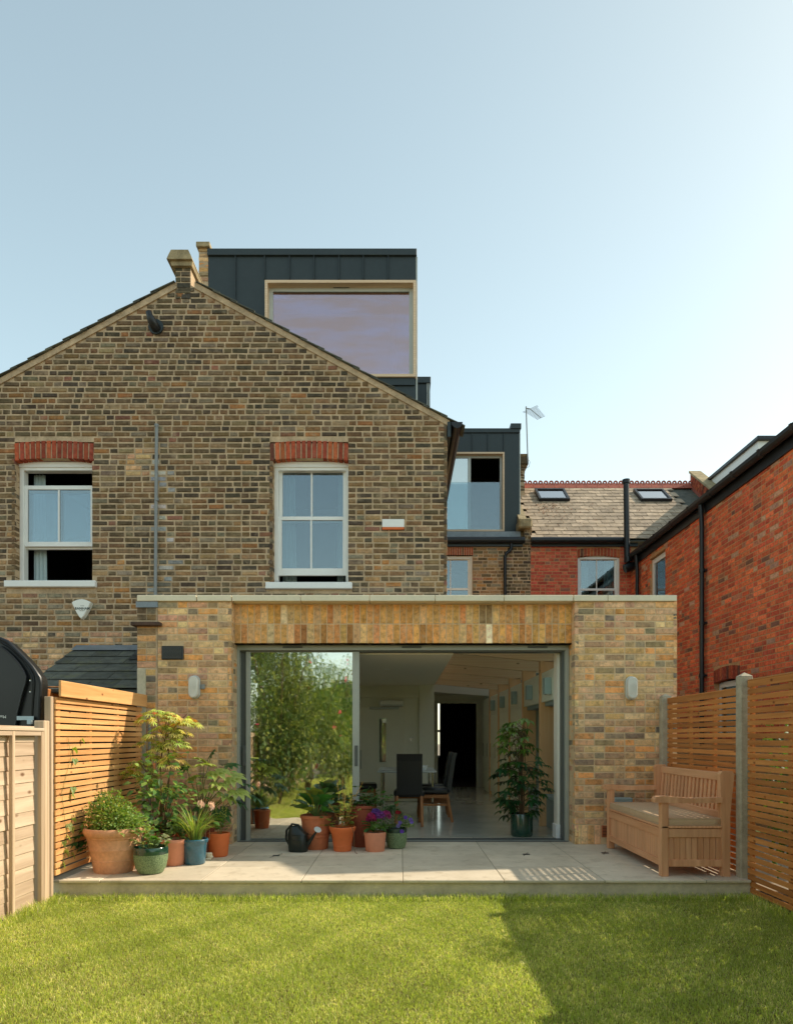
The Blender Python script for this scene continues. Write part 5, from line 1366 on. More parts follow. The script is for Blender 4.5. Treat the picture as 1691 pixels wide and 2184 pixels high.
for (za, zb, dx_) in ((.64, .72, .0), (.985, 1.06, .0)):
    lean = (za - .6) * .07
    part('back_rail', MB().box(B1 - .055 + lean, B1 - .02 + lean, BY0 + lg, BY1, za, zb, .006), M['teak_y'], bx)
n_ = 17
for k in range(n_):
    y = BY0 + lg + .03 + k * (BY1 - BY0 - lg - .06) / (n_ - 1)
    part('back_slat', MB().bar((B1 - .035, y, .71), (B1 - .012, y, .99), .014, .048, .002, up=(0, 1, 0)), M['teak'], bx)
# cushion (loose on the bench)
cm = MB(); nx, ny = 8, 16; x0, x1, y0, y1 = B0 + .02, B1 - lg - .01, BY0 + .02, BY1 + lg - .02
def cz2(u, v): 
    e = min(u, 1 - u, v * 1.0, 1 - v) ; return .662 + .010 * min(1, e * 6) - .004 * math.sin(v * 9) * .5
top = [[(x0 + (x1 - x0) * i / nx, y0 + (y1 - y0) * j / ny, cz2(i / nx, j / ny)) for j in range(ny + 1)] for i in range(nx + 1)]
vs = [p for r_ in top for p in r_]; fs = [(i * (ny + 1) + j, (i + 1) * (ny + 1) + j, (i + 1) * (ny + 1) + j + 1, i * (ny + 1) + j + 1) for i in range(nx) for j in range(ny)]
cm.add(vs, fs)
ring = [top[i][0] for i in range(nx + 1)] + [top[nx][j] for j in range(1, ny + 1)] + [top[i][ny] for i in range(nx - 1, -1, -1)] + [top[0][j] for j in range(ny - 1, 0, -1)]
nr = len(ring); cxm, cym = (x0 + x1) / 2, (y0 + y1) / 2
r2 = [(p[0] + (.008 if p[0] > cxm else -.008), p[1] + (.008 if p[1] > cym else -.008), .632) for p in ring]; r3 = [(p[0], p[1], .6015) for p in ring]
b0 = len(cm.v); cm.v += ring + r2 + r3
for q_ in range(2):
    for i in range(nr): cm.f.append([b0 + q_ * nr + i, b0 + q_ * nr + (i + 1) % nr, b0 + (q_ + 1) * nr + (i + 1) % nr, b0 + (q_ + 1) * nr + i]); cm.c.append(None)
cu = thing('bench_cushion', 'long taupe seat cushion dappled with sunlight lying on the teak bench', 'cushion', (2.5, 6.7, .6))
part('pad', cm, M['cushion'], cu, 'all', recalc=True)
pp = MB().tube([(p[0], p[1], p[2]) for p in ring + [ring[0]]], .0045, 6); part('piping', pp, M['cushion'], cu, True)
pp = MB().tube([(p[0] * 1, p[1], .606) for p in r2 + [r2[0]]], .0045, 6); part('piping', pp, M['cushion'], cu, True)
sb = thing('storage_tin', 'pale blue plastic lid of a small box behind the far bench arm', 'box', (2.45, 7.6, .66))
part('lid', MB().box(2.38, 2.58, 7.60, 7.70, .62, .70, .01), M['lampblue'], sb)

# ================================================================ LEAVES
def leafarr(P, D, Nn, L, W, C, droop=.25, fold=.18, shape=(.55, 1.0, .75)):
    """arrays of blades -> vertices (n,8,3); order base, m1, m2, tip, l1, l2, r1, r2"""
    P, D, Nn = (np.asarray(a, dtype=float) for a in (P, D, Nn)); n = len(P)
    D = D / np.maximum(np.linalg.norm(D, axis=1, keepdims=True), 1e-9)
    S = np.cross(D, Nn); S /= np.maximum(np.linalg.norm(S, axis=1, keepdims=True), 1e-9)
    U = np.cross(S, D)
    L = np.broadcast_to(L, (n,))[:, None]; W = np.broadcast_to(W, (n,))[:, None]; dr = np.broadcast_to(droop, (n,))[:, None]
    dn = np.array([[0, 0, -1.0]])
    V = np.zeros((n, 8, 3)); V[:, 0] = P
    V[:, 1] = P + D * L * .33 + dn * L * dr * .12; V[:, 2] = P + D * L * .68 + dn * L * dr * .45; V[:, 3] = P + D * L * .97 + dn * L * dr
    V[:, 4] = V[:, 1] + S * W * .5 * shape[1] + U * W * fold; V[:, 6] = V[:, 1] - S * W * .5 * shape[1] + U * W * fold
    V[:, 5] = V[:, 2] + S * W * .5 * shape[2] + U * W * fold; V[:, 7] = V[:, 2] - S * W * .5 * shape[2] + U * W * fold
    return V, np.asarray(C, dtype=float)
LF = [(0, 6, 1), (0, 1, 4), (1, 6, 7, 2), (1, 2, 5, 4), (2, 7, 3), (2, 3, 5)]
def leafmesh(name, packs, mat):
    V = np.concatenate([p[0] for p in packs]); C = np.concatenate([p[1] for p in packs]) * 1.22; n = len(V)
    me = bpy.data.meshes.new(name); me.vertices.add(n * 8); me.vertices.foreach_set('co', V.astype(np.float32).ravel())
    pat = np.array([i for f in LF for i in f]); st = np.cumsum([0] + [len(f) for f in LF[:-1]]); m = len(pat)
    me.loops.add(n * m); me.loops.foreach_set('vertex_index', (np.arange(n)[:, None] * 8 + pat[None]).ravel().astype(np.int32))
    me.polygons.add(n * 6); me.polygons.foreach_set('loop_start', (np.arange(n)[:, None] * m + st[None]).ravel().astype(np.int32))
    me.update(calc_edges=True); me.polygons.foreach_set('use_smooth', [True] * (n * 6))
    A = np.ones((n, m, 4), dtype=np.float32); A[:, :, :3] = C[:, None, :]
    me.color_attributes.new('Col', 'FLOAT_COLOR', 'CORNER').data.foreach_set('color', A.ravel())
    me.materials.append(mat); return me
def nrand(n): 
    v = NP.normal(0, 1, (n, 3)); return v / np.linalg.norm(v, axis=1, keepdims=True)
def cvar(n, base, var=.2, alt=None, pa=.2):
    b = np.tile(np.array(base), (n, 1))
    if alt is not None: b[NP.random(n) < pa] = alt
    return b * NP.uniform(1 - var, 1 + var, (n, 1)) * NP.uniform(.95, 1.05, (n, 3))
def mound(c, rx, ry, rz, n, L, W, base, alt=None, pa=.2, low=.0, droop=.3, core=.35):
    v = nrand(n); v[:, 2] = np.abs(v[:, 2]) * (1 - low) + v[:, 2] * low
    r = NP.uniform(core, 1, n) ** .6
    lump = 1 + .16 * np.sin(v[:, 0] * 5 + 1) * np.cos(v[:, 1] * 6) + .10 * np.sin(v[:, 2] * 11 + v[:, 0] * 7)
    P = np.array(c) + v * np.array([rx, ry, rz]) * (r * lump)[:, None]
    D = v * .8 + nrand(n) * .7 + np.array([0, 0, .25]); N_ = v * .4 + nrand(n) * .5 + np.array([0, 0, .8])
    return leafarr(P, D, N_, L * NP.uniform(.7, 1.2, n), W * NP.uniform(.75, 1.2, n), cvar(n, base, .22, alt, pa), droop)
def palmate(Cs, Ax, L, W, k, cols, spread=1.15, droop=.35, up=None):
    """clusters of k leaflets round the axis direction Ax at centres Cs"""
    P, D, N_, LL, WW, CC = [], [], [], [], [], []
    for c, a, col in zip(Cs, Ax, cols):
        a = Vector(a).normalized(); nn = Vector((NP.normal(0, .25), NP.normal(0, .25), 1)); s = a.cross(nn).normalized(); nn = s.cross(a).normalized()
        l = L * R.uniform(.75, 1.15)
        for i in range(k):
            t = (i / (k - 1) - .5) * 2 if k > 1 else 0; th = t * spread * 1.6
            d = a * math.cos(th) + s * math.sin(th)
            P.append(c); D.append(d); N_.append(nn); LL.append(l * (1 - .38 * abs(t))); WW.append(W * l / L * (1 - .15 * abs(t))); CC.append(np.array(col) * R.uniform(.92, 1.08))
    return leafarr(P, D, N_, np.array(LL), np.array(WW), np.array(CC), droop)
def straps(c, n, L, W, base, alt, rad0=.03, lean=(.3, 1.1), seg=6):
    mb = MB()
    for i in range(n):
        a = R.uniform(0, 6.283); ln = L * R.uniform(.6, 1.15); le = R.uniform(*lean); w = W * R.uniform(.7, 1.2)
        p = Vector(c) + Vector((math.cos(a), math.sin(a), 0)) * R.uniform(0, rad0); el = rad(88) - le * .25
        col = tuple(x * R.uniform(.8, 1.2) for x in (base if R.random() < .75 else alt)); prev = None; sd = Vector((-math.sin(a), math.cos(a), 0))
        for k in range(seg + 1):
            t = k / seg; ww = w * (1 - t ** 2.2) * .5 + .0004
            cur = (p + sd * ww, p + Vector((0, 0, -ww * .5)), p - sd * ww)
            if prev: mb.quad(prev[0], prev[1], cur[1], cur[0], col); mb.quad(prev[1], prev[2], cur[2], cur[1], col)
            prev = cur; el -= le * 1.6 / seg * (.4 + t * 1.3)
            p = p + (Vector((math.cos(a), math.sin(a), 0)) * math.cos(el) + Vector((0, 0, math.sin(el)))) * ln / seg
    return mb
G_lit, G_mid, G_dk, G_yel = srgb(104, 128, 56), srgb(78, 108, 48), srgb(46, 78, 38), srgb(150, 156, 78)

# ================================================================ POTS
def pot(t, prof, mat, soil=.9, fill=None, th=.012, wob=0.0):
    """outer profile (r,z) list bottom to rim; inner wall and soil added"""
    h = prof[-1][1]; rr = prof[-1][0]
    full = [(0.0005, 0)] + prof + [(rr - th, h), (rr - th - .003, h * soil)]
    p = part('pot', MB().lathe(full, (0, 0, 0), 44), mat, t, True, local=True)
    part('soil', MB().disc(rr - th - .001, h * soil + .001, n=28), M['soil'], t, local=True)
    return p, h * soil
def ground_pot(name, lab, x, y, z=TZ, cat='potted plant'): return thing(name, lab, cat, (x, y, z))

# -- big weathered terracotta pot with dense shrub
t = ground_pot('potted_shrub', 'large weathered terracotta pot with dense small-leaved green shrub at the front left corner', -2.60, 6.20)
p, hs_ = pot(t, [(.165, 0), (.172, .012), (.19, .10), (.194, .108), (.197, .112), (.193, .118), (.21, .20), (.214, .206), (.216, .212), (.213, .218), (.228, .305), (.235, .31), (.238, .325), (.250, .335), (.262, .36), (.262, .385), (.252, .40)], M['terra_pale'], .93, th=.02)
pk = [mound((-.03, 0, .37), .23, .20, .35, 1900, .038, .016, srgb(112, 138, 60), G_yel, .25), mound((.12, -.03, .36), .20, .18, .22, 800, .034, .024, srgb(120, 146, 80), srgb(150, 160, 96), .2),
      mound((-.12, .02, .5), .10, .10, .20, 260, .034, .014, srgb(80, 112, 50), G_lit, .3)]
part('foliage', leafmesh('foliage', pk, M['leaf']), None, t, local=True, kind='stuff')
for i in range(9):
    a = R.uniform(0, 6.28); b2 = MB().tube([(0, 0, .35), (.06 * math.cos(a), .06 * math.sin(a), .5), (.13 * math.cos(a), .13 * math.sin(a), .66)], [.005, .004, .002], 5); part('stem', b2, M['stem_green'], t, True, local=True)
# trailing ivy-like leaves by the fence
iv = part('ivy_leaves', leafmesh('ivy', [palmate([(-.235 - .1 * R.random(), -.10 + R.uniform(-.1, .1), .29 + R.uniform(-.1, .13)) for _ in range(9)], [(-.5, -.5, -.4 + R.random() * .8)] * 9, .075, .055, 5, [srgb(60, 92, 44)] * 9, .9)], M['leaf']), None, t, local=True, kind='stuff')

# -- speckled green bowl
t = ground_pot('potted_strawberry', 'speckled green glazed bowl with dark rim and pale-edged leaves beside the big terracotta pot', -2.235, 6.11)
prof = [(.085, 0), (.105, .008), (.132, .06), (.146, .13), (.149, .175)]
part('pot', MB().lathe([(0.0005, 0)] + prof, n=44), M['speckle'], t, True, local=True)
part('glazed_rim', MB().lathe([(.149, .1752), (.150, .20), (.149, .232), (.145, .238), (.138, .236), (.136, .20)], n=44), M['glaze_dkgreen'], t, True, local=True)
part('soil', MB().disc(.137, .205), M['soil'], t, local=True)
cs = [(R.gauss(0, .07), R.gauss(0, .06), .25 + R.uniform(0, .13)) for _ in range(42)]
pk = [palmate(cs, [(c[0] * 3 + R.uniform(-.3, .3), c[1] * 3 + R.uniform(-.3, .3), .15) for c in cs], .055, .045, 3, [tuple(x * R.uniform(.8, 1.2) for x in R.choice([srgb(110, 134, 88), srgb(150, 160, 116), srgb(96, 124, 66)])) for _ in cs], .85, .25)]
part('foliage', leafmesh('foliage', pk, M['leaf']), None, t, local=True, kind='stuff')
sm_ = MB()
for c in cs: sm_.tube([(c[0] * .3, c[1] * .3, .21), (c[0] * .8, c[1] * .8, c[2] - .03), c], .0018, 4)
part('stalk', sm_, M['stem_green'], t, True, local=True, kind='stuff')

# -- ribbed peach pot behind it, small terracotta pot, blue glazed pot, ribbed pot, etc.
t = ground_pot('flowerpot', 'pale fluted terracotta pot tucked behind the speckled green bowl', -2.155, 6.50)
pot(t, [(.085, 0), (.092, .01), (.112, .20), (.125, .215), (.127, .235), (.12, .25)], M['terra_peach'])
pk = [mound((0, 0, .25), .10, .10, .12, 120, .05, .03, srgb(96, 116, 64))]; part('foliage', leafmesh('foliage', pk, M['leaf']), None, t, local=True, kind='stuff')
t = ground_pot('flowerpot', 'orange ribbed terracotta pot half hidden behind the blue glazed pot', -2.205, 6.86)
pr = [(.085, 0)]
for k in range(12): pr += [(.09 + k * .0022, .01 + k * .021), (.095 + k * .0022, .018 + k * .021)]
pot(t, pr + [(.122, .265), (.12, .275)], M['terra'])
pk = [mound((0, 0, .28), .12, .12, .12, 160, .05, .03, srgb(70, 98, 50))]; part('foliage', leafmesh('foliage', pk, M['leaf']), None, t, local=True, kind='stuff')
t = ground_pot('potted_lily', 'blue glazed pot with arching strap-leaved grassy plant', -1.975, 6.55)
pot(t, [(.085, 0), (.095, .006), (.098, .012), (.112, .17), (.118, .205), (.126, .215), (.128, .235), (.122, .243)], M['glaze_blue'])
part('foliage', straps((0, 0, .22), 150, .36, .012, srgb(128, 148, 68), srgb(172, 178, 104), .06), M['leaf'], t, 'all', local=True, kind='stuff')
t = ground_pot('potted_geranium', 'ribbed orange terracotta pot with lobed leaves and tall flower stalks beside the door jamb', -1.86, 6.98)
pr = [(.08, 0)]
for k in range(11): pr += [(.088 + k * .0019, .008 + k * .019), (.092 + k * .0019, .016 + k * .019)]
pot(t, pr + [(.112, .222), (.113, .236), (.108, .24)], M['terra_orange'])
cs = [(R.gauss(0, .07), R.gauss(0, .05), .26 + R.uniform(0, .15)) for _ in range(46)]
pk = [palmate(cs, [(c[0] * 3 + R.uniform(-.3, .3), c[1] * 3 - .1, .1) for c in cs], .042, .03, 5, [tuple(x * R.uniform(.8, 1.2) for x in G_lit) for _ in cs], 1.2, .25)]
part('foliage', leafmesh('foliage', pk, M['leaf']), None, t, local=True, kind='stuff')
for (dx_, hh, fl_) in ((-.03, .56, 0), (.05, .62, 0), (.02, .45, 0), (.08, .5, 0)):
    sp = [(dx_ * .3, 0, .23), (dx_ * .8, 0, .4), (dx_ + .01, .0, hh)]
    part('flower_stalk', MB().tube(sp, .0025, 5), M['stem_green'], t, True, local=True)
    n = 26; pk = [leafarr([(dx_ * .8 + .2 * dx_ * q + R.gauss(0, .006), R.gauss(0, .006), .4 + (hh - .4) * q) for q in np.linspace(0, 1, n)], nrand(n) + np.array([0, 0, .3]), nrand(n), .016, .012, cvar(n, srgb(168, 172, 92), .2))]
    part('blossom', leafmesh('blossom', pk, M['petal']), None, t, local=True, kind='stuff')
t = thing('hosta_flower', 'two drooping pale pink hosta flower heads on thin stalks above the blue pot', 'flowers', (-1.93, 6.75, TZ))
for (dx_, tx, hh) in ((-.0, -.045, .585), (.04, .07, .565)):
    part('stalk', MB().tube([(dx_, 0, .2), (dx_, 0, .42), (tx * .6, -.02, hh), (tx, -.03, hh + .07)], .003, 5), M['stem'], t, True, local=True)
    n = 15; P = [(tx + R.gauss(0, .012), -.03 + R.gauss(0, .012), hh - .005 + R.uniform(-.02, .03)) for _ in range(n)]
    D = [(R.gauss(0, .5), R.gauss(0, .4), -1) for _ in range(n)]
    part('flower_head', leafmesh('flower', [leafarr(P, D, nrand(n), .055, .02, cvar(n, srgb(232, 205, 190), .08), .1)], M['petal']), None, t, local=True)
st = thing('pebbles', 'small pile of pale ridged stones between the blue pot and the ribbed orange pot', 'stones', (-1.90, 6.78, TZ))
for k in range(4): part('stone', MB().lathe([(.0005, 0), (.03, .003), (.034, .010), (.03, .018), (.0005, .021)], (R.uniform(-.01, .01), R.uniform(-.01, .01), k * .017), 14, wob=.08), M['coping'], st, True, local=True)

# -- camellia-like mid plant with broad glossy leaves
t = ground_pot('potted_camellia', 'glossy broad-leaved green shrub in a terracotta pot behind the front row of pots', -2.36, 6.78)
pot(t, [(.10, 0), (.13, .22), (.145, .23), (.147, .27), (.14, .28)], M['terra_red'])
for i in range(7):
    a = R.uniform(0, 6.28); r_ = R.uniform(.05, .2); hh = R.uniform(.55, .95)
    part('stem', MB().tube([(0, 0, .25), (.4 * r_ * math.cos(a), .4 * r_ * math.sin(a), hh * .6), (r_ * math.cos(a), r_ * math.sin(a), hh)], [.007, .005, .003], 6), M['stem'], t, True, local=True)
def camleaves(n, c, sc, L, W, base, alt):
    v = NP.normal(0, 1, (n, 3)) * np.array(sc) * .62; P = np.array(c) + v
    D = v * np.array([3, 3, 1]) + nrand(n) * .35 + np.array([.15, -.15, -.05]); N_ = nrand(n) * .45 + np.array([.25, -.15, 1])
    return leafarr(P, D, N_, L * NP.uniform(.7, 1.2, n), W * NP.uniform(.8, 1.2, n), cvar(n, base, .2, alt, .25), .3, .08, (.6, 1.0, .85))
pk = [camleaves(300, (0, 0, .64), (.27, .2, .30), .078, .048, srgb(76, 110, 52), srgb(128, 152, 74)), camleaves(110, (.12, -.05, .35), (.2, .15, .12), .07, .045, srgb(58, 88, 42), srgb(90, 118, 56))]
part('foliage', leafmesh('foliage', pk, M['leaf_gloss']), None, t, local=True, kind='stuff')
# -- maple
t = ground_pot('potted_maple', 'slender Japanese maple with feathery yellow-green and copper leaves reaching up the pier', -2.52, 7.10)
pot(t, [(.12, 0), (.15, .24), (.165, .25), (.167, .30), (.16, .31)], M['terra'])
cl = []
tr = [[(0, 0, .28), (.03, .02, .6), (.02, .0, .95), (.08, .0, 1.25), (.12, .02, 1.45)], [(0, 0, .28), (.06, .0, .55), (.12, .02, .85), (.10, .0, 1.1), (.02, -.02, 1.3), (-.05, 0, 1.45)], [(.02, 0, .6), (-.08, -.02, .8), (-.18, -.03, .95)], [(.08, 0, 1.2), (.2, -.02, 1.35), (.3, 0, 1.46)]]
for k, l in enumerate(tr): part('trunk', MB().tube(l, [.010 - .0075 * i / (len(l) - 1) for i in range(len(l))], 7), M['stem'], t, True, local=True)
tiers = [((-.02, 0, 1.50), .17, 44), ((.12, 0, 1.46), .14, 30), ((.30, -.02, 1.42), .11, 26), ((.06, -.03, 1.33), .15, 38), ((.18, -.03, 1.22), .13, 28), ((.05, -.04, 1.14), .12, 26), ((-.10, -.02, 1.22), .10, 16), ((.15, -.04, 1.02), .14, 22), ((-.18, -.04, .97), .10, 20), ((-.25, -.05, .88), .10, 18), ((-.10, -.03, .84), .10, 16), ((.02, -.03, .74), .15, 24), ((-.02, -.02, 1.02), .09, 12), ((.24, -.02, 1.30), .08, 10)]
cs, ax, co = [], [], []
for c, r_, n in tiers:
    for _ in range(int(n * 1.35)):
        a = R.uniform(0, 6.28); rr = r_ * 1.18 * math.sqrt(R.random()); p = (c[0] + rr * math.cos(a), c[1] + rr * math.sin(a) * .8, c[2] - .5 * rr ** 2 / r_ + R.gauss(0, .012))
        cs.append(p); ax.append((math.cos(a) + .2, math.sin(a), -.35)); q = R.random()
        base = srgb(202, 198, 112) if q < .55 else (srgb(160, 168, 80) if q < .78 else (srgb(176, 118, 68) if c[2] > 1.35 else srgb(120, 132, 58)))
        co.append(tuple(x * R.uniform(.8, 1.2) for x in base))
    part('branch', MB().tube([(c[0] * .35 + .02, 0, c[2] - .16), (c[0] * .8, c[1], c[2] - .03), (c[0] + r_ * .5, c[1], c[2])], [.004, .003, .0015], 5), M['stem'], t, True, local=True)
part('foliage', leafmesh('foliage', [palmate(cs, ax, .070, .0145, 7, co, 1.15, .35)], M['leaf']), None, t, local=True, kind='stuff')
tg = part('plant_label', MB().box(-.012, .012, -.002, .002, .0, .09, .001), M['terra_peach'], t, local=True); tg.location = (-.02, -.06, .86)
# -- fatsia: large palmate leaves, each an object
t = ground_pot('potted_fatsia', 'fatsia with big glossy fingered leaves spreading in front of the brick pier', -2.12, 7.22)
pot(t, [(.12, 0), (.15, .24), (.16, .25), (.162, .30), (.155, .31)], M['terra_red'])
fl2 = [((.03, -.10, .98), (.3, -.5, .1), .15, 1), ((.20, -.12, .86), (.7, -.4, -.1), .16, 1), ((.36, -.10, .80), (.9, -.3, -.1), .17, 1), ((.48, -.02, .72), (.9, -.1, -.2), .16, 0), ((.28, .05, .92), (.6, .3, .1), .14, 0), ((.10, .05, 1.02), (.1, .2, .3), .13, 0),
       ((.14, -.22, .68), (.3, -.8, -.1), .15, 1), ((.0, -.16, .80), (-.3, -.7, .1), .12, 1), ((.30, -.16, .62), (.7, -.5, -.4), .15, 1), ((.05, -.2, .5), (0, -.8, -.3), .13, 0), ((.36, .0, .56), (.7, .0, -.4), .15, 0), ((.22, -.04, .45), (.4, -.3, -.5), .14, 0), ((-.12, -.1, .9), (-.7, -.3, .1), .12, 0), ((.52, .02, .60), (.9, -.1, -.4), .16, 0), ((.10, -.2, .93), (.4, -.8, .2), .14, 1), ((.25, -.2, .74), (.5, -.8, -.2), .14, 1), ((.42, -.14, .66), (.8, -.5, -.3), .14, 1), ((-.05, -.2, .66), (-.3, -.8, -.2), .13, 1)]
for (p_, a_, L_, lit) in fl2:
    c = srgb(160, 170, 92) if lit else srgb(66, 104, 60); L_ *= 1.2  # sunlight painted in: lit leaves paler yellow-green, the rest darker
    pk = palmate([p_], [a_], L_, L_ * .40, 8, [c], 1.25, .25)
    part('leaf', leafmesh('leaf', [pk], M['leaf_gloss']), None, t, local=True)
    part('stem', MB().tube([(.0, 0, .28), (p_[0] * .35, p_[1] * .3, p_[2] * .7), p_], [.006, .005, .003], 6), M['stem_green'], t, True, local=True)
# -- climbing leaves on the slats
t = thing('climbing_plant', 'sparse climber with a few small leaves threading through the left slatted screen', 'climber', (-2.87, 6.0, .3))
cs = [(-2.885, 5.80 + R.uniform(0, .42), z_) for z_ in (1.36, 1.28, 1.18, .93, .88, .62, .58, .48, .40, .36, .66, .30, .52)]
pk = [palmate(cs, [(.3, R.uniform(-.6, .6), -.8) for _ in cs], .05, .035, 3, [tuple(x * R.uniform(.85, 1.2) for x in srgb(130, 152, 84)) for _ in cs], .7, .3)]
part('foliage', leafmesh('foliage', pk, M['leaf']), None, t, kind='stuff')
part('tendril', MB().tube([(-2.893, 5.84, .25), (-2.885, 5.90, .5), (-2.893, 5.83, .9), (-2.887, 5.98, 1.2), (-2.89, 5.93, 1.38)], .0018, 5), M['stem_green'], t, True)

# -- row in front of the door
def bigleaf(L, W, col, curl, cup, n=7, m=4):
    mb = MB(); rows = []
    for i in range(n + 1):
        s = i / n; w = W * math.sin(math.pi * min(1, s ** 1.35 * .96 + .02)) ** .6 * .5 + .004
        el = .0; y = L * s; z = -curl * L * s * s
        rows.append([(w * u, y * (1 - .1 * curl * s), z + cup * w * (u * u) * .9 + .004 * math.sin(s * 14 + u * 3)) for u in np.linspace(-1, 1, m + 1)])
    for i in range(n):
        for j in range(m):
            c = tuple(x * (1.2 if j in (m // 2, m // 2 - 1) and i < n - 2 else 1) for x in col)
            mb.quad(rows[i][j], rows[i][j + 1], rows[i + 1][j + 1], rows[i + 1][j], c)
    return mb.mesh('leaf', M['leaf_gloss'], 'all')
t = ground_pot('potted_bergenia', 'tall terracotta pot with big rounded elephant-ear leaves behind the watering can', -.925, 7.46)
pot(t, [(.12, 0), (.128, .01), (.140, .13), (.146, .135), (.146, .15), (.141, .155), (.141, .17), (.147, .175), (.163, .33), (.172, .335), (.174, .365), (.166, .37)], M['terra'])
for i in range(27):
    a = i * 2.4 + R.uniform(-.3, .3); el = R.uniform(.15, 1.25) if i < 22 else 1.4; L_ = R.uniform(.15, .21)
    c = tuple(x * R.uniform(.75, 1.2) for x in (srgb(78, 122, 62) if R.random() < .7 else srgb(140, 144, 70)))
    me = bigleaf(L_, L_ * .78, c, R.uniform(.0, .35), R.uniform(.15, .4))
    r0 = .10; st_ = Vector((math.cos(a) * r0 * math.cos(el) * 1.2, math.sin(a) * r0 * math.cos(el), .38 + math.sin(el) * .12))
    o = part('leaf', me, None, t, local=True)
    o.matrix_basis = Matrix.Translation(st_) @ Matrix.Rotation(a - math.pi / 2, 4, 'Z') @ Matrix.Rotation(el * .85, 4, 'X') @ Matrix.Rotation(R.uniform(-.5, .5), 4, 'Y')
    part('stalk', MB().tube([(0, 0, .33), tuple(st_)], .005, 5), M['stem_green'], t, True, local=True)
t = ground_pot('potted_tellima', 'bright orange terracotta pot with lime and amber leaves and dry golden flower spikes', -.625, 7.31)
pot(t, [(.088, 0), (.095, .006), (.098, .05), (.101, .053), (.101, .06), (.099, .063), (.118, .185), (.122, .19), (.142, .235), (.145, .255), (.138, .262)], M['terra_orange'])
cs = [(R.gauss(0, .075), R.gauss(0, .06), .27 + R.uniform(0, .22)) for _ in range(75)]
pk = [palmate(cs, [(c[0] * 3 + R.uniform(-.3, .3), c[1] * 3 - .1, .05) for c in cs], .038, .034, 5, [tuple(x * R.uniform(.75, 1.2) for x in R.choice([srgb(150, 152, 74), srgb(110, 128, 64), srgb(182, 138, 74), srgb(92, 114, 58)])) for _ in cs], 1.2, .3)]
part('foliage', leafmesh('foliage', pk, M['leaf']), None, t, local=True, kind='stuff')
for (dx_, dy_, hh, kx) in ((-.14, -.03, .50, -.3), (-.06, .02, .78, .02), (.0, 0, .80, .03), (.04, 0, .68, .02), (.10, -.02, .46, .25), (.12, .0, .60, .4), (.22, 0, .74, .8), (.02, .03, .62, -.06), (.16, -.04, .38, .5), (-.02, -.03, .5, .05)):
    top = Vector((dx_, dy_, hh)); base = Vector((dx_ * .15, 0, .26)); mid = base.lerp(top, .55) + Vector((-.02 * kx, 0, .02))
    part('flower_spike', MB().tube([base, mid, top], [.0025, .002, .0015], 5), M['stem_gold'], t, True, local=True)
    n = 34; qs = np.linspace(.0, 1, n); P = [tuple(mid.lerp(top, q) + Vector((R.gauss(0, .004), R.gauss(0, .004), 0))) for q in qs]
    part('seed_heads', leafmesh('seeds', [leafarr(P, nrand(n) + np.array([0, 0, .5]), nrand(n), .011, .009, cvar(n, srgb(196, 160, 92), .2))], M['petal']), None, t, local=True, kind='stuff')
part('trailing_stem', MB().tube([(.11, -.12, .27), (.135, -.16, .2), (.135, -.17, .08), (.15, -.18, .006), (.17, -.19, .004)], .0035, 6), M['stem'], t, True, local=True)
t = ground_pot('potted_herbs', 'dark red terracotta pot with sprawling lobed leaves behind the orange pot', -.43, 7.62)
pot(t, [(.11, 0), (.13, .25), (.135, .42), (.15, .43), (.15, .455), (.142, .46)], M['terra_red'])
cs = [(R.gauss(.05, .11), R.gauss(0, .06), .46 + abs(R.gauss(0, .09))) for _ in range(80)]
pk = [palmate(cs, [(c[0] * 2 + R.uniform(-.4, .4), -.3 + R.uniform(-.4, .4), .1) for c in cs], .052, .034, 5, [tuple(x * R.uniform(.75, 1.25) for x in R.choice([srgb(82, 116, 56), srgb(64, 96, 50)])) for _ in cs], 1.1, .3), mound((.16, -.05, .43), .20, .1, .12, 420, .016, .009, srgb(70, 100, 52), G_lit, .2, low=.6)]
part('foliage', leafmesh('foliage', pk, M['leaf']), None, t, local=True, kind='stuff')
t = ground_pot('potted_hydrangea', 'peach terracotta pot with purple and magenta hydrangea heads', -.277, 7.31)
pot(t, [(.097, 0), (.101, .005), (.114, .155), (.119, .175), (.120, .198), (.114, .205)], M['terra_peach'])
for i in range(22):
    a = i * 2.4 + R.uniform(-.2, .2); el = R.uniform(-.25, .7); L_ = R.uniform(.07, .115)
    c = tuple(x * R.uniform(.8, 1.25) for x in srgb(74, 112, 44))
    o = part('leaf', bigleaf(L_, L_ * .62, c, R.uniform(.2, .6), .25, 5, 4), None, t, local=True)
    st_ = Vector((math.cos(a) * .055, math.sin(a) * .055, .20 + R.uniform(0, .11)))
    o.matrix_basis = Matrix.Translation(st_) @ Matrix.Rotation(a - math.pi / 2, 4, 'Z') @ Matrix.Rotation(el, 4, 'X')
for (fx, fy, fz, r_, cc) in ((-.035, -.06, .355, .050, srgb(150, 30, 92)), (.055, -.055, .375, .052, srgb(112, 52, 132)), (.115, -.02, .375, .052, srgb(134, 34, 96)), (.01, -.01, .40, .048, srgb(96, 60, 140)), (-.06, .02, .33, .035, srgb(120, 36, 96))):
    n = 170; v = nrand(n); v[:, 2] = np.where(v[:, 2] < -.4, -v[:, 2], v[:, 2]); P = np.array((fx, fy, fz)) + v * r_ * NP.uniform(.88, 1.05, (n, 1))
    cu_ = cvar(n, cc, .25, tuple(x * 1.5 for x in cc), .25)
    t1 = np.cross(v, nrand(n))
    part('flower_head', leafmesh('flower_head', [leafarr(P, t1 + v * .35, v, .019, .018, cu_, .05, .02)], M['petal']), None, t, local=True)
    part('stem', MB().tube([(fx * .3, fy * .3, .2), (fx, fy, fz)], .004, 5), M['stem_green'], t, True, local=True)
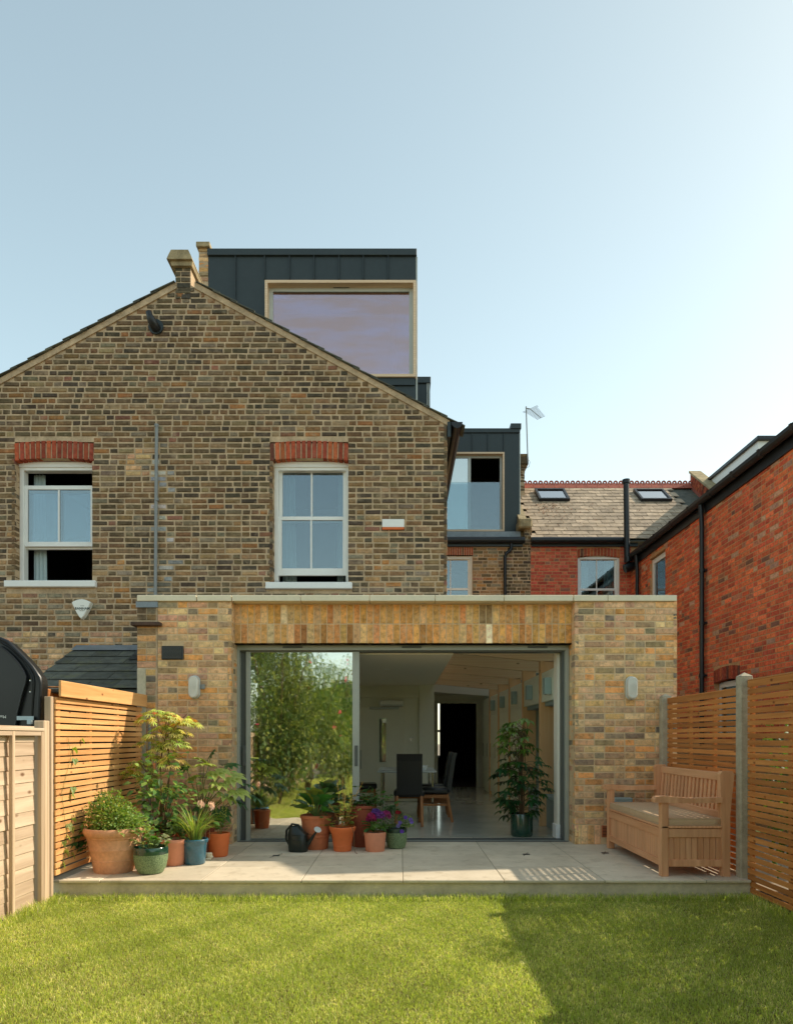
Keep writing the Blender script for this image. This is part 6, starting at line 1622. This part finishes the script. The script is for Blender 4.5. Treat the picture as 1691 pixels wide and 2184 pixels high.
t = ground_pot('potted_petunia', 'speckled green bowl with small-leaved foliage and violet petunias by the door opening', -.05, 7.50)
part('pot', MB().lathe([(.0005, 0), (.080, 0), (.096, .01), (.113, .07), (.117, .14), (.115, .175)], n=44), M['speckle'], t, True, local=True)
part('glazed_rim', MB().lathe([(.115, .1752), (.117, .19), (.117, .215), (.112, .22), (.106, .2)], n=44), M['glaze_dkgreen'], t, True, local=True)
part('soil', MB().disc(.107, .20), M['soil'], t, local=True)
pk = [mound((-.03, -.02, .25), .17, .12, .16, 650, .022, .011, srgb(72, 98, 50), srgb(120, 138, 74), .2, low=.5), mound((.12, -.03, .27), .08, .07, .10, 240, .024, .010, srgb(98, 122, 62), srgb(140, 156, 88), .3, low=.7), mound((-.05, 0, .36), .1, .08, .1, 120, .045, .028, srgb(56, 84, 48))]
part('foliage', leafmesh('foliage', pk, M['leaf']), None, t, local=True, kind='stuff')
for (fx, fy, fz, cc) in ((.10, -.09, .345, srgb(96, 64, 170)), (.155, -.07, .32, srgb(120, 96, 196)), (.165, -.08, .295, srgb(120, 96, 190)), (.06, -.13, .20, srgb(104, 60, 176)), (.02, -.13, .26, srgb(130, 110, 190)), (.04, -.11, .29, srgb(110, 92, 180)), (.01, -.08, .40, srgb(140, 14, 24)), (.03, -.07, .395, srgb(120, 10, 20))):
    k = 5; P = [(fx, fy, fz)] * k; D = [(math.cos(i * 1.2566), -.35, math.sin(i * 1.2566)) for i in range(k)]
    part('flower', leafmesh('flower', [leafarr(P, D, [(0, -1, 0.01)] * k, .027, .027, cvar(k, cc, .1), .0, -.05)], M['petal']), None, t, local=True)
# watering can
t = thing('watering_can', 'dark green plastic watering can with pale rose in front of the tall terracotta pot', 'watering can', (-1.09, 7.26, TZ))
t.rotation_euler.z = rad(-8); t.scale = (1.12, 1.1, 1.06)
mb = MB(); n = 24; sec = [(0, .082, .062, 0), (.01, .09, .07, 0), (.08, .094, .074, 0), (.17, .092, .072, -.005), (.205, .075, .06, -.015), (.235, .05, .045, -.03), (.255, .042, .038, -.04), (.252, .034, .03, -.04)]
vs = []
for (z_, rx_, ry_2, ox) in sec:
    for i in range(n):
        a = 2 * math.pi * i / n; e = 3.0; c_, s_2 = math.cos(a), math.sin(a)
        vs.append((ox + rx_ * math.copysign(abs(c_) ** (2 / e), c_), ry_2 * math.copysign(abs(s_2) ** (2 / e), s_2), z_))
mb.add(vs, [(i * n + j, i * n + (j + 1) % n, (i + 1) * n + (j + 1) % n, (i + 1) * n + j) for i in range(len(sec) - 1) for j in range(n)])
mb.add([vs[i] for i in range(n)], [tuple(range(n))[::-1]])
M['cangreen'] = plain('dark_green_plastic', srgb(20, 30, 26), .38, var=.15, scale=8, bump=.05, bscale=40)
part('body', mb, M['cangreen'], t, True, local=True)
part('spout', MB().tube([(.07, 0, .05), (.11, -.01, .10), (.16, -.02, .175), (.185, -.025, .212)], [.026, .019, .012, .011], 12), M['cangreen'], t, True, local=True)
rs_ = MB().lathe([(.010, 0), (.034, .022), (.036, .026), (.034, .028), (.0005, .032)], n=24).mesh('rose', M['frame_l'], True)
o = part('rose', rs_, None, t, local=True); o.matrix_basis = Matrix.Translation((.187, -.026, .212)) @ Matrix.Rotation(rad(40), 4, 'X') @ Matrix.Rotation(rad(30), 4, 'Y')
part('handle', MB().tube([(-.085, 0, .06), (-.12, 0, .12), (-.115, 0, .21), (-.06, 0, .275), (.0, 0, .265), (.045, 0, .215)], .011, 10), M['cangreen'], t, True, local=True)
for z_ in (.12, .17): part('moulded_band', MB().lathe([(.0955, z_), (.0975, z_ + .005), (.0955, z_ + .01)], n=28).mesh('band', M['cangreen'], True), None, t, local=True).scale = (1, .8, 1)

# ================================================================ INTERIOR FURNITURE
def chair(lab, x, y, rz):
    t = thing('dining_chair', lab, 'dining chair', (x, y, TZ - .002), rz, group='black leather dining chairs with oak legs')
    # seat faces +Y local; back at -Y
    mb = MB(); mb.box(-.215, .215, -.20, .24, .40, .49, .03); part('seat', mb, M['leather'], t, True, local=True)
    mb = MB(); 
    prof = [(-.16, .44), (-.225, .44), (-.29, .90), (-.315, .99), (-.265, .995), (-.235, .90)]
    mb.prism(prof, 0, -.175, .175); part('backrest', mb, M['leather'], t, False, local=True)
    for s in (-.06, .06): part('back_seam', MB().tube([(s, -.162, .46), (s, -.235, .90), (s, -.27, .993)], .006, 6), M['leather'], t, True, local=True)
    for sx in (-1, 1):
        part('leg', MB().bar((sx * .185, .20, .41), (sx * .19, .22, 0), .036, .036, .004, up=(0, 1, 0)), M['oak'], t, local=True)
        part('leg', MB().bar((sx * .165, -.17, .42), (sx * .175, -.245, 0), .036, .036, .004, up=(0, 1, 0)), M['oak'], t, local=True)
        part('side_rail', MB().bar((sx * .18, .2, .37), (sx * .17, -.18, .37), .022, .045), M['oak'], t, local=True)
        part('side_rail', MB().bar((sx * .185, .21, .25), (sx * .172, -.20, .25), .018, .03), M['oak'], t, local=True)
    part('front_rail', MB().bar((-.18, .2, .37), (.18, .2, .37), .022, .045), M['oak'], t, local=True)
    return t
chair('black leather dining chair with its back to the garden, in front of the table', .115, 9.52, 0)
chair('black leather dining chair seen from the side, nearest the doorway opening', .50, 9.98, rad(90) - .05)
chair('black leather dining chair just behind the side-on chair at the table', .49, 10.60, rad(90))
chair('black leather dining chair at the left of the table, half hidden by plants', -.62, 10.9, rad(-88))
t = thing('dining_table', 'glass-topped dining table on steel legs between the black chairs', 'table', (.1, 10.4, TZ))
part('table_top', MB().box(-.34, .52, 9.85, 11.3, .865, .885, .006), M['frame_l'], t)
for sx in (-.28, .46):
    for y in (9.95, 11.2): part('leg', MB().tube([(sx, y, TZ), (sx, y, .865)], .018, 10), M['chrome'], t, True)
t = thing('bowl', 'small white bowl standing on the dining table behind the black chair', 'bowl', (.33, 10.1, .886))
part('bowl_body', MB().lathe([(.0005, 0), (.035, 0), (.062, .05), (.066, .075), (.062, .075), (.05, .03), (.0005, .012)], n=28), M['white'], t, True, local=True)
t = thing('tray', 'small oval white tray on the left end of the dining table', 'tray', (-.2, 10.05, .886))
part('tray_body', MB().lathe([(.0005, 0), (.07, 0), (.085, .015), (.08, .015), (.0005, .006)], n=28), M['white'], t, True, local=True)
# big potted umbrella plant
t = ground_pot('potted_umbrella_plant', 'tall umbrella plant with drooping dark green leaf clusters in a dark green pot', 1.487, 8.42, TZ - .002, 'house plant')
pot(t, [(.122, 0), (.131, .012), (.134, .03), (.136, .275), (.134, .28)], M['glaze_dkgreen'])
part('moss_pole', MB().tube([(.0, .02, .25), (.0, .02, 1.12)], .018, 8), M['stem'], t, True, local=True)
cs, ax, co = [], [], []
stems = []
for i in range(5):
    a = i * 1.257; pts = [(.02 * math.cos(a), .02 * math.sin(a), .25)]
    for k in range(1, 6): pts.append((.03 * math.cos(a + k * .4) * (1 + .5 * k / 5), .03 * math.sin(a + k * .4) * (1 + .5 * k / 5), .25 + k * (.19 + .01 * i)))
    stems.append(pts); part('stem', MB().tube(pts, [.008, .008, .007, .006, .005, .003], 6), M['stem'], t, True, local=True)
pet = MB()
for i in range(150):
    pts = R.choice(stems); q = R.random() * 4.9; k = int(q); p = Vector(pts[k]).lerp(Vector(pts[k + 1]), q - k)
    a = R.uniform(0, 6.28); z_ = p.z
    reach = (.17 + .12 * math.sin(min(1, (1.25 - z_)) * 2.6)) * R.uniform(.5, 1.1)
    if z_ > 1.05: reach *= .8
    e = p + Vector((math.cos(a) * reach, math.sin(a) * reach * .8, R.uniform(-.06, .10)))
    if z_ > 1.0 and R.random() < .5: e.x -= .06; 
    pet.tube([p, p.lerp(e, .5) + Vector((0, 0, .03)), e], .0025, 4)
    cs.append(tuple(e)); ax.append((math.cos(a), math.sin(a), -.2))
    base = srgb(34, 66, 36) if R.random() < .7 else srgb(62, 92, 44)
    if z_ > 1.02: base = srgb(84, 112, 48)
    co.append(tuple(x * R.uniform(.8, 1.3) for x in base))
for (ex, ez) in ((-.24, 1.30), (-.16, 1.33), (-.27, 1.17), (-.22, 1.07), (-.1, 1.40), (.02, 1.44), (.08, 1.42)):
    pet.tube([(-.02, 0, .8 if ex < 0 else 1.0), (ex * .6, -.02, ez - .16), (ex, -.02, ez)], .003, 4); cs.append((ex, -.02, ez)); ax.append((ex, -.3, -.1)); co.append(srgb(104, 128, 54))
part('petiole', pet, M['stem'], t, True, local=True, kind='stuff')
part('foliage', leafmesh('foliage', [palmate(cs, ax, .115, .048, 6, co, 1.5, .45)], M['leaf_gloss']), None, t, local=True, kind='stuff')

# ================================================================ GARDEN OUT OF VIEW (seen in the door glass, and shading the lawn)
def cloud(c, rx, ry, rz, n, L, W, base, alt, pa=.25):
    out = []
    k = 9
    for i in range(k):
        v = nrand(1)[0]; cc = np.array(c) + v * np.array([rx, ry, rz]) * .5
        out.append(mound(cc, rx * .6, ry * .6, rz * .6, int(n / k), L, W, tuple(x * R.uniform(.8, 1.2) for x in base), alt, pa, low=1.0, core=.1))
    return out
t = thing('hedge', 'dense green hedge behind the slatted fence beside the shaded lawn', 'hedge', (3.55, 4.4, 0))
pk = []
for y in np.arange(2.2, 6.0, .42): pk += [mound((3.55, y, .9), .42, .32, .82, 520, .09, .055, srgb(60, 84, 40), G_mid, .3, low=1, core=.1)]
part('foliage', leafmesh('foliage', pk, M['leaf']), None, t, kind='stuff')
for y in np.arange(2.4, 6.0, .8): part('trunk', MB().tube([(3.55, y, 0), (3.6, y + .05, .7)], [.04, .02], 7), M['stem'], t, True)
t = thing('olive_tree', 'small olive tree leaning over the fence at the right edge of the lawn', 'tree', (3.6, 5.0, 0))
part('trunk', MB().tube([(3.62, 5.0, 0), (3.55, 5.05, 1.0), (3.5, 5.0, 2.2)], [.05, .035, .015], 8), M['stem'], t, True)
pk = [mound((3.42, 5.15, 2.0), .20, .33, .26, 420, .06, .022, srgb(90, 110, 66), G_lit, .3, low=1, core=.1), mound((3.52, 5.28, 2.34), .24, .30, .24, 420, .06, .024, srgb(90, 110, 66), G_lit, .3, low=1, core=.1), mound((3.6, 4.75, 2.15), .22, .2, .2, 260, .06, .024, srgb(90, 110, 66), G_lit, .3, low=1, core=.1), mound((3.5, 4.1, 1.95), .25, .4, .2, 420, .06, .022, srgb(90, 110, 66), G_lit, .3, low=1, core=.1)]
part('crown', leafmesh('crown', pk, M['leaf']), None, t, kind='stuff')
part('branch', MB().tube([(3.5, 5.2, 2.0), (3.35, 5.5, 2.10), (3.26, 5.62, 2.17)], [.008, .005, .002], 5), M['stem'], t, True)
tw = palmate([(3.26, 5.62, 2.17), (3.23, 5.62, 2.15)], [(-.8, .2, .3), (-.6, 0, -.2)], .05, .016, 3, [srgb(150, 170, 90)] * 2, .5, .1); part('sprig', leafmesh('sprig', [tw], M['leaf']), None, t)
# rose bushes reflected in the door
def rosebush(c, r_, h, lab, fl=14, n=2600):
    t = thing('rose_bush', lab, 'bush', (c[0], c[1], 0))
    for i in range(5):
        a = i * 1.3; part('stem', MB().tube([(c[0], c[1], 0), (c[0] + .3 * r_ * math.cos(a), c[1] + .3 * r_ * math.sin(a), h * .5), (c[0] + .7 * r_ * math.cos(a), c[1] + .7 * r_ * math.sin(a), h * .85)], [.025, .015, .006], 6), M['stem'], t, True)
    part('foliage', leafmesh('foliage', cloud((c[0], c[1], h * .55), r_, r_, h * .5, n, .075, .04, srgb(84, 108, 50), G_yel, .3), M['leaf']), None, t, kind='stuff')
    for i in range(fl):
        v = nrand(1)[0]; v[1] = abs(v[1]); P = np.array((c[0], c[1], h * .6)) + v * np.array([r_ * .95, r_ * .95, h * .42]); k = 12
        part('flower', leafmesh('flower', [leafarr(np.tile(P, (k, 1)), nrand(k), nrand(k), .05, .045, cvar(k, srgb(224, 104, 124), .15), 0, .05)], M['petal']), None, t)
rosebush((-2.5, 2.0), .85, 3.7, 'tall climbing rose with red flowers at the left, reflected in the door glass', 9, 15000)
rosebush((-2.15, .3), 1.0, 3.3, 'second flowering bush beside the camera on the left, reflected in the door glass', 9, 15000)
rosebush((-1.5, -1.5), 1.05, 3.4, 'rounded flowering bush behind the camera, reflected in the door glass', 8, 13000)
t = thing('garden_tree', 'spreading tree at the back of the garden', 'tree', (-4.6, -6, 0))
part('trunk', MB().tube([(-4.6, -6, 0), (-4.5, -6, 2.2), (-4.6, -6.1, 4.2)], [.18, .13, .05], 10), M['stem'], t, True)
part('crown', leafmesh('crown', cloud((-4.6, -6, 4.6), 2.0, 2.0, 2.0, 9000, .16, .08, srgb(70, 94, 42), G_lit, .3), M['leaf']), None, t, kind='stuff')
t = thing('end_fence', 'boarded fence closing the far end of the garden', 'fence', (0, -9.1, 0))
for k in range(40): part('board', MB().box(-3 + k * .15, -2.857 + k * .15, -9.12, -9.10, 0, 1.8, .002), M['lap_v'], t)
t = thing('neighbour_house', 'distant red brick house with grey pitched roof beyond the garden', 'house', (-6, -58, 0))
part('wall', MB().box(-14, 4, -66, -58, 0, 3.6), M['mortar_red'], t)
part('roof', MB().prism([(-14.4, 3.6), (4.4, 3.6), (-3.2, 7.6), (-6.5, 7.6)], 1, -66.5, -57.5), M['slate_dark'], t)
for k in range(6): w_ = part('window', MB().box(-12.5 + k * 2.8, -11.3 + k * 2.8, -58, -57.96, 1.5, 2.8), M['white'], t); part('pane', MB().box(-12.4 + k * 2.8, -11.4 + k * 2.8, -57.96, -57.95, 1.6, 2.7), M['glass_up'], w_, local=True)
t = thing('summerhouse', 'dark timber summerhouse with tiled roof at the end of the garden', 'summerhouse', (1, -7.5, 0))
part('wall', MB().box(-1.6, 2.2, -8.8, -7.0, 0, 2.1), M['tiledark'], t); part('roof', MB().prism([(-9.0, 2.1), (-6.7, 2.1), (-7.9, 2.9)], 0, -1.9, 2.5), M['slate_dark'], t)
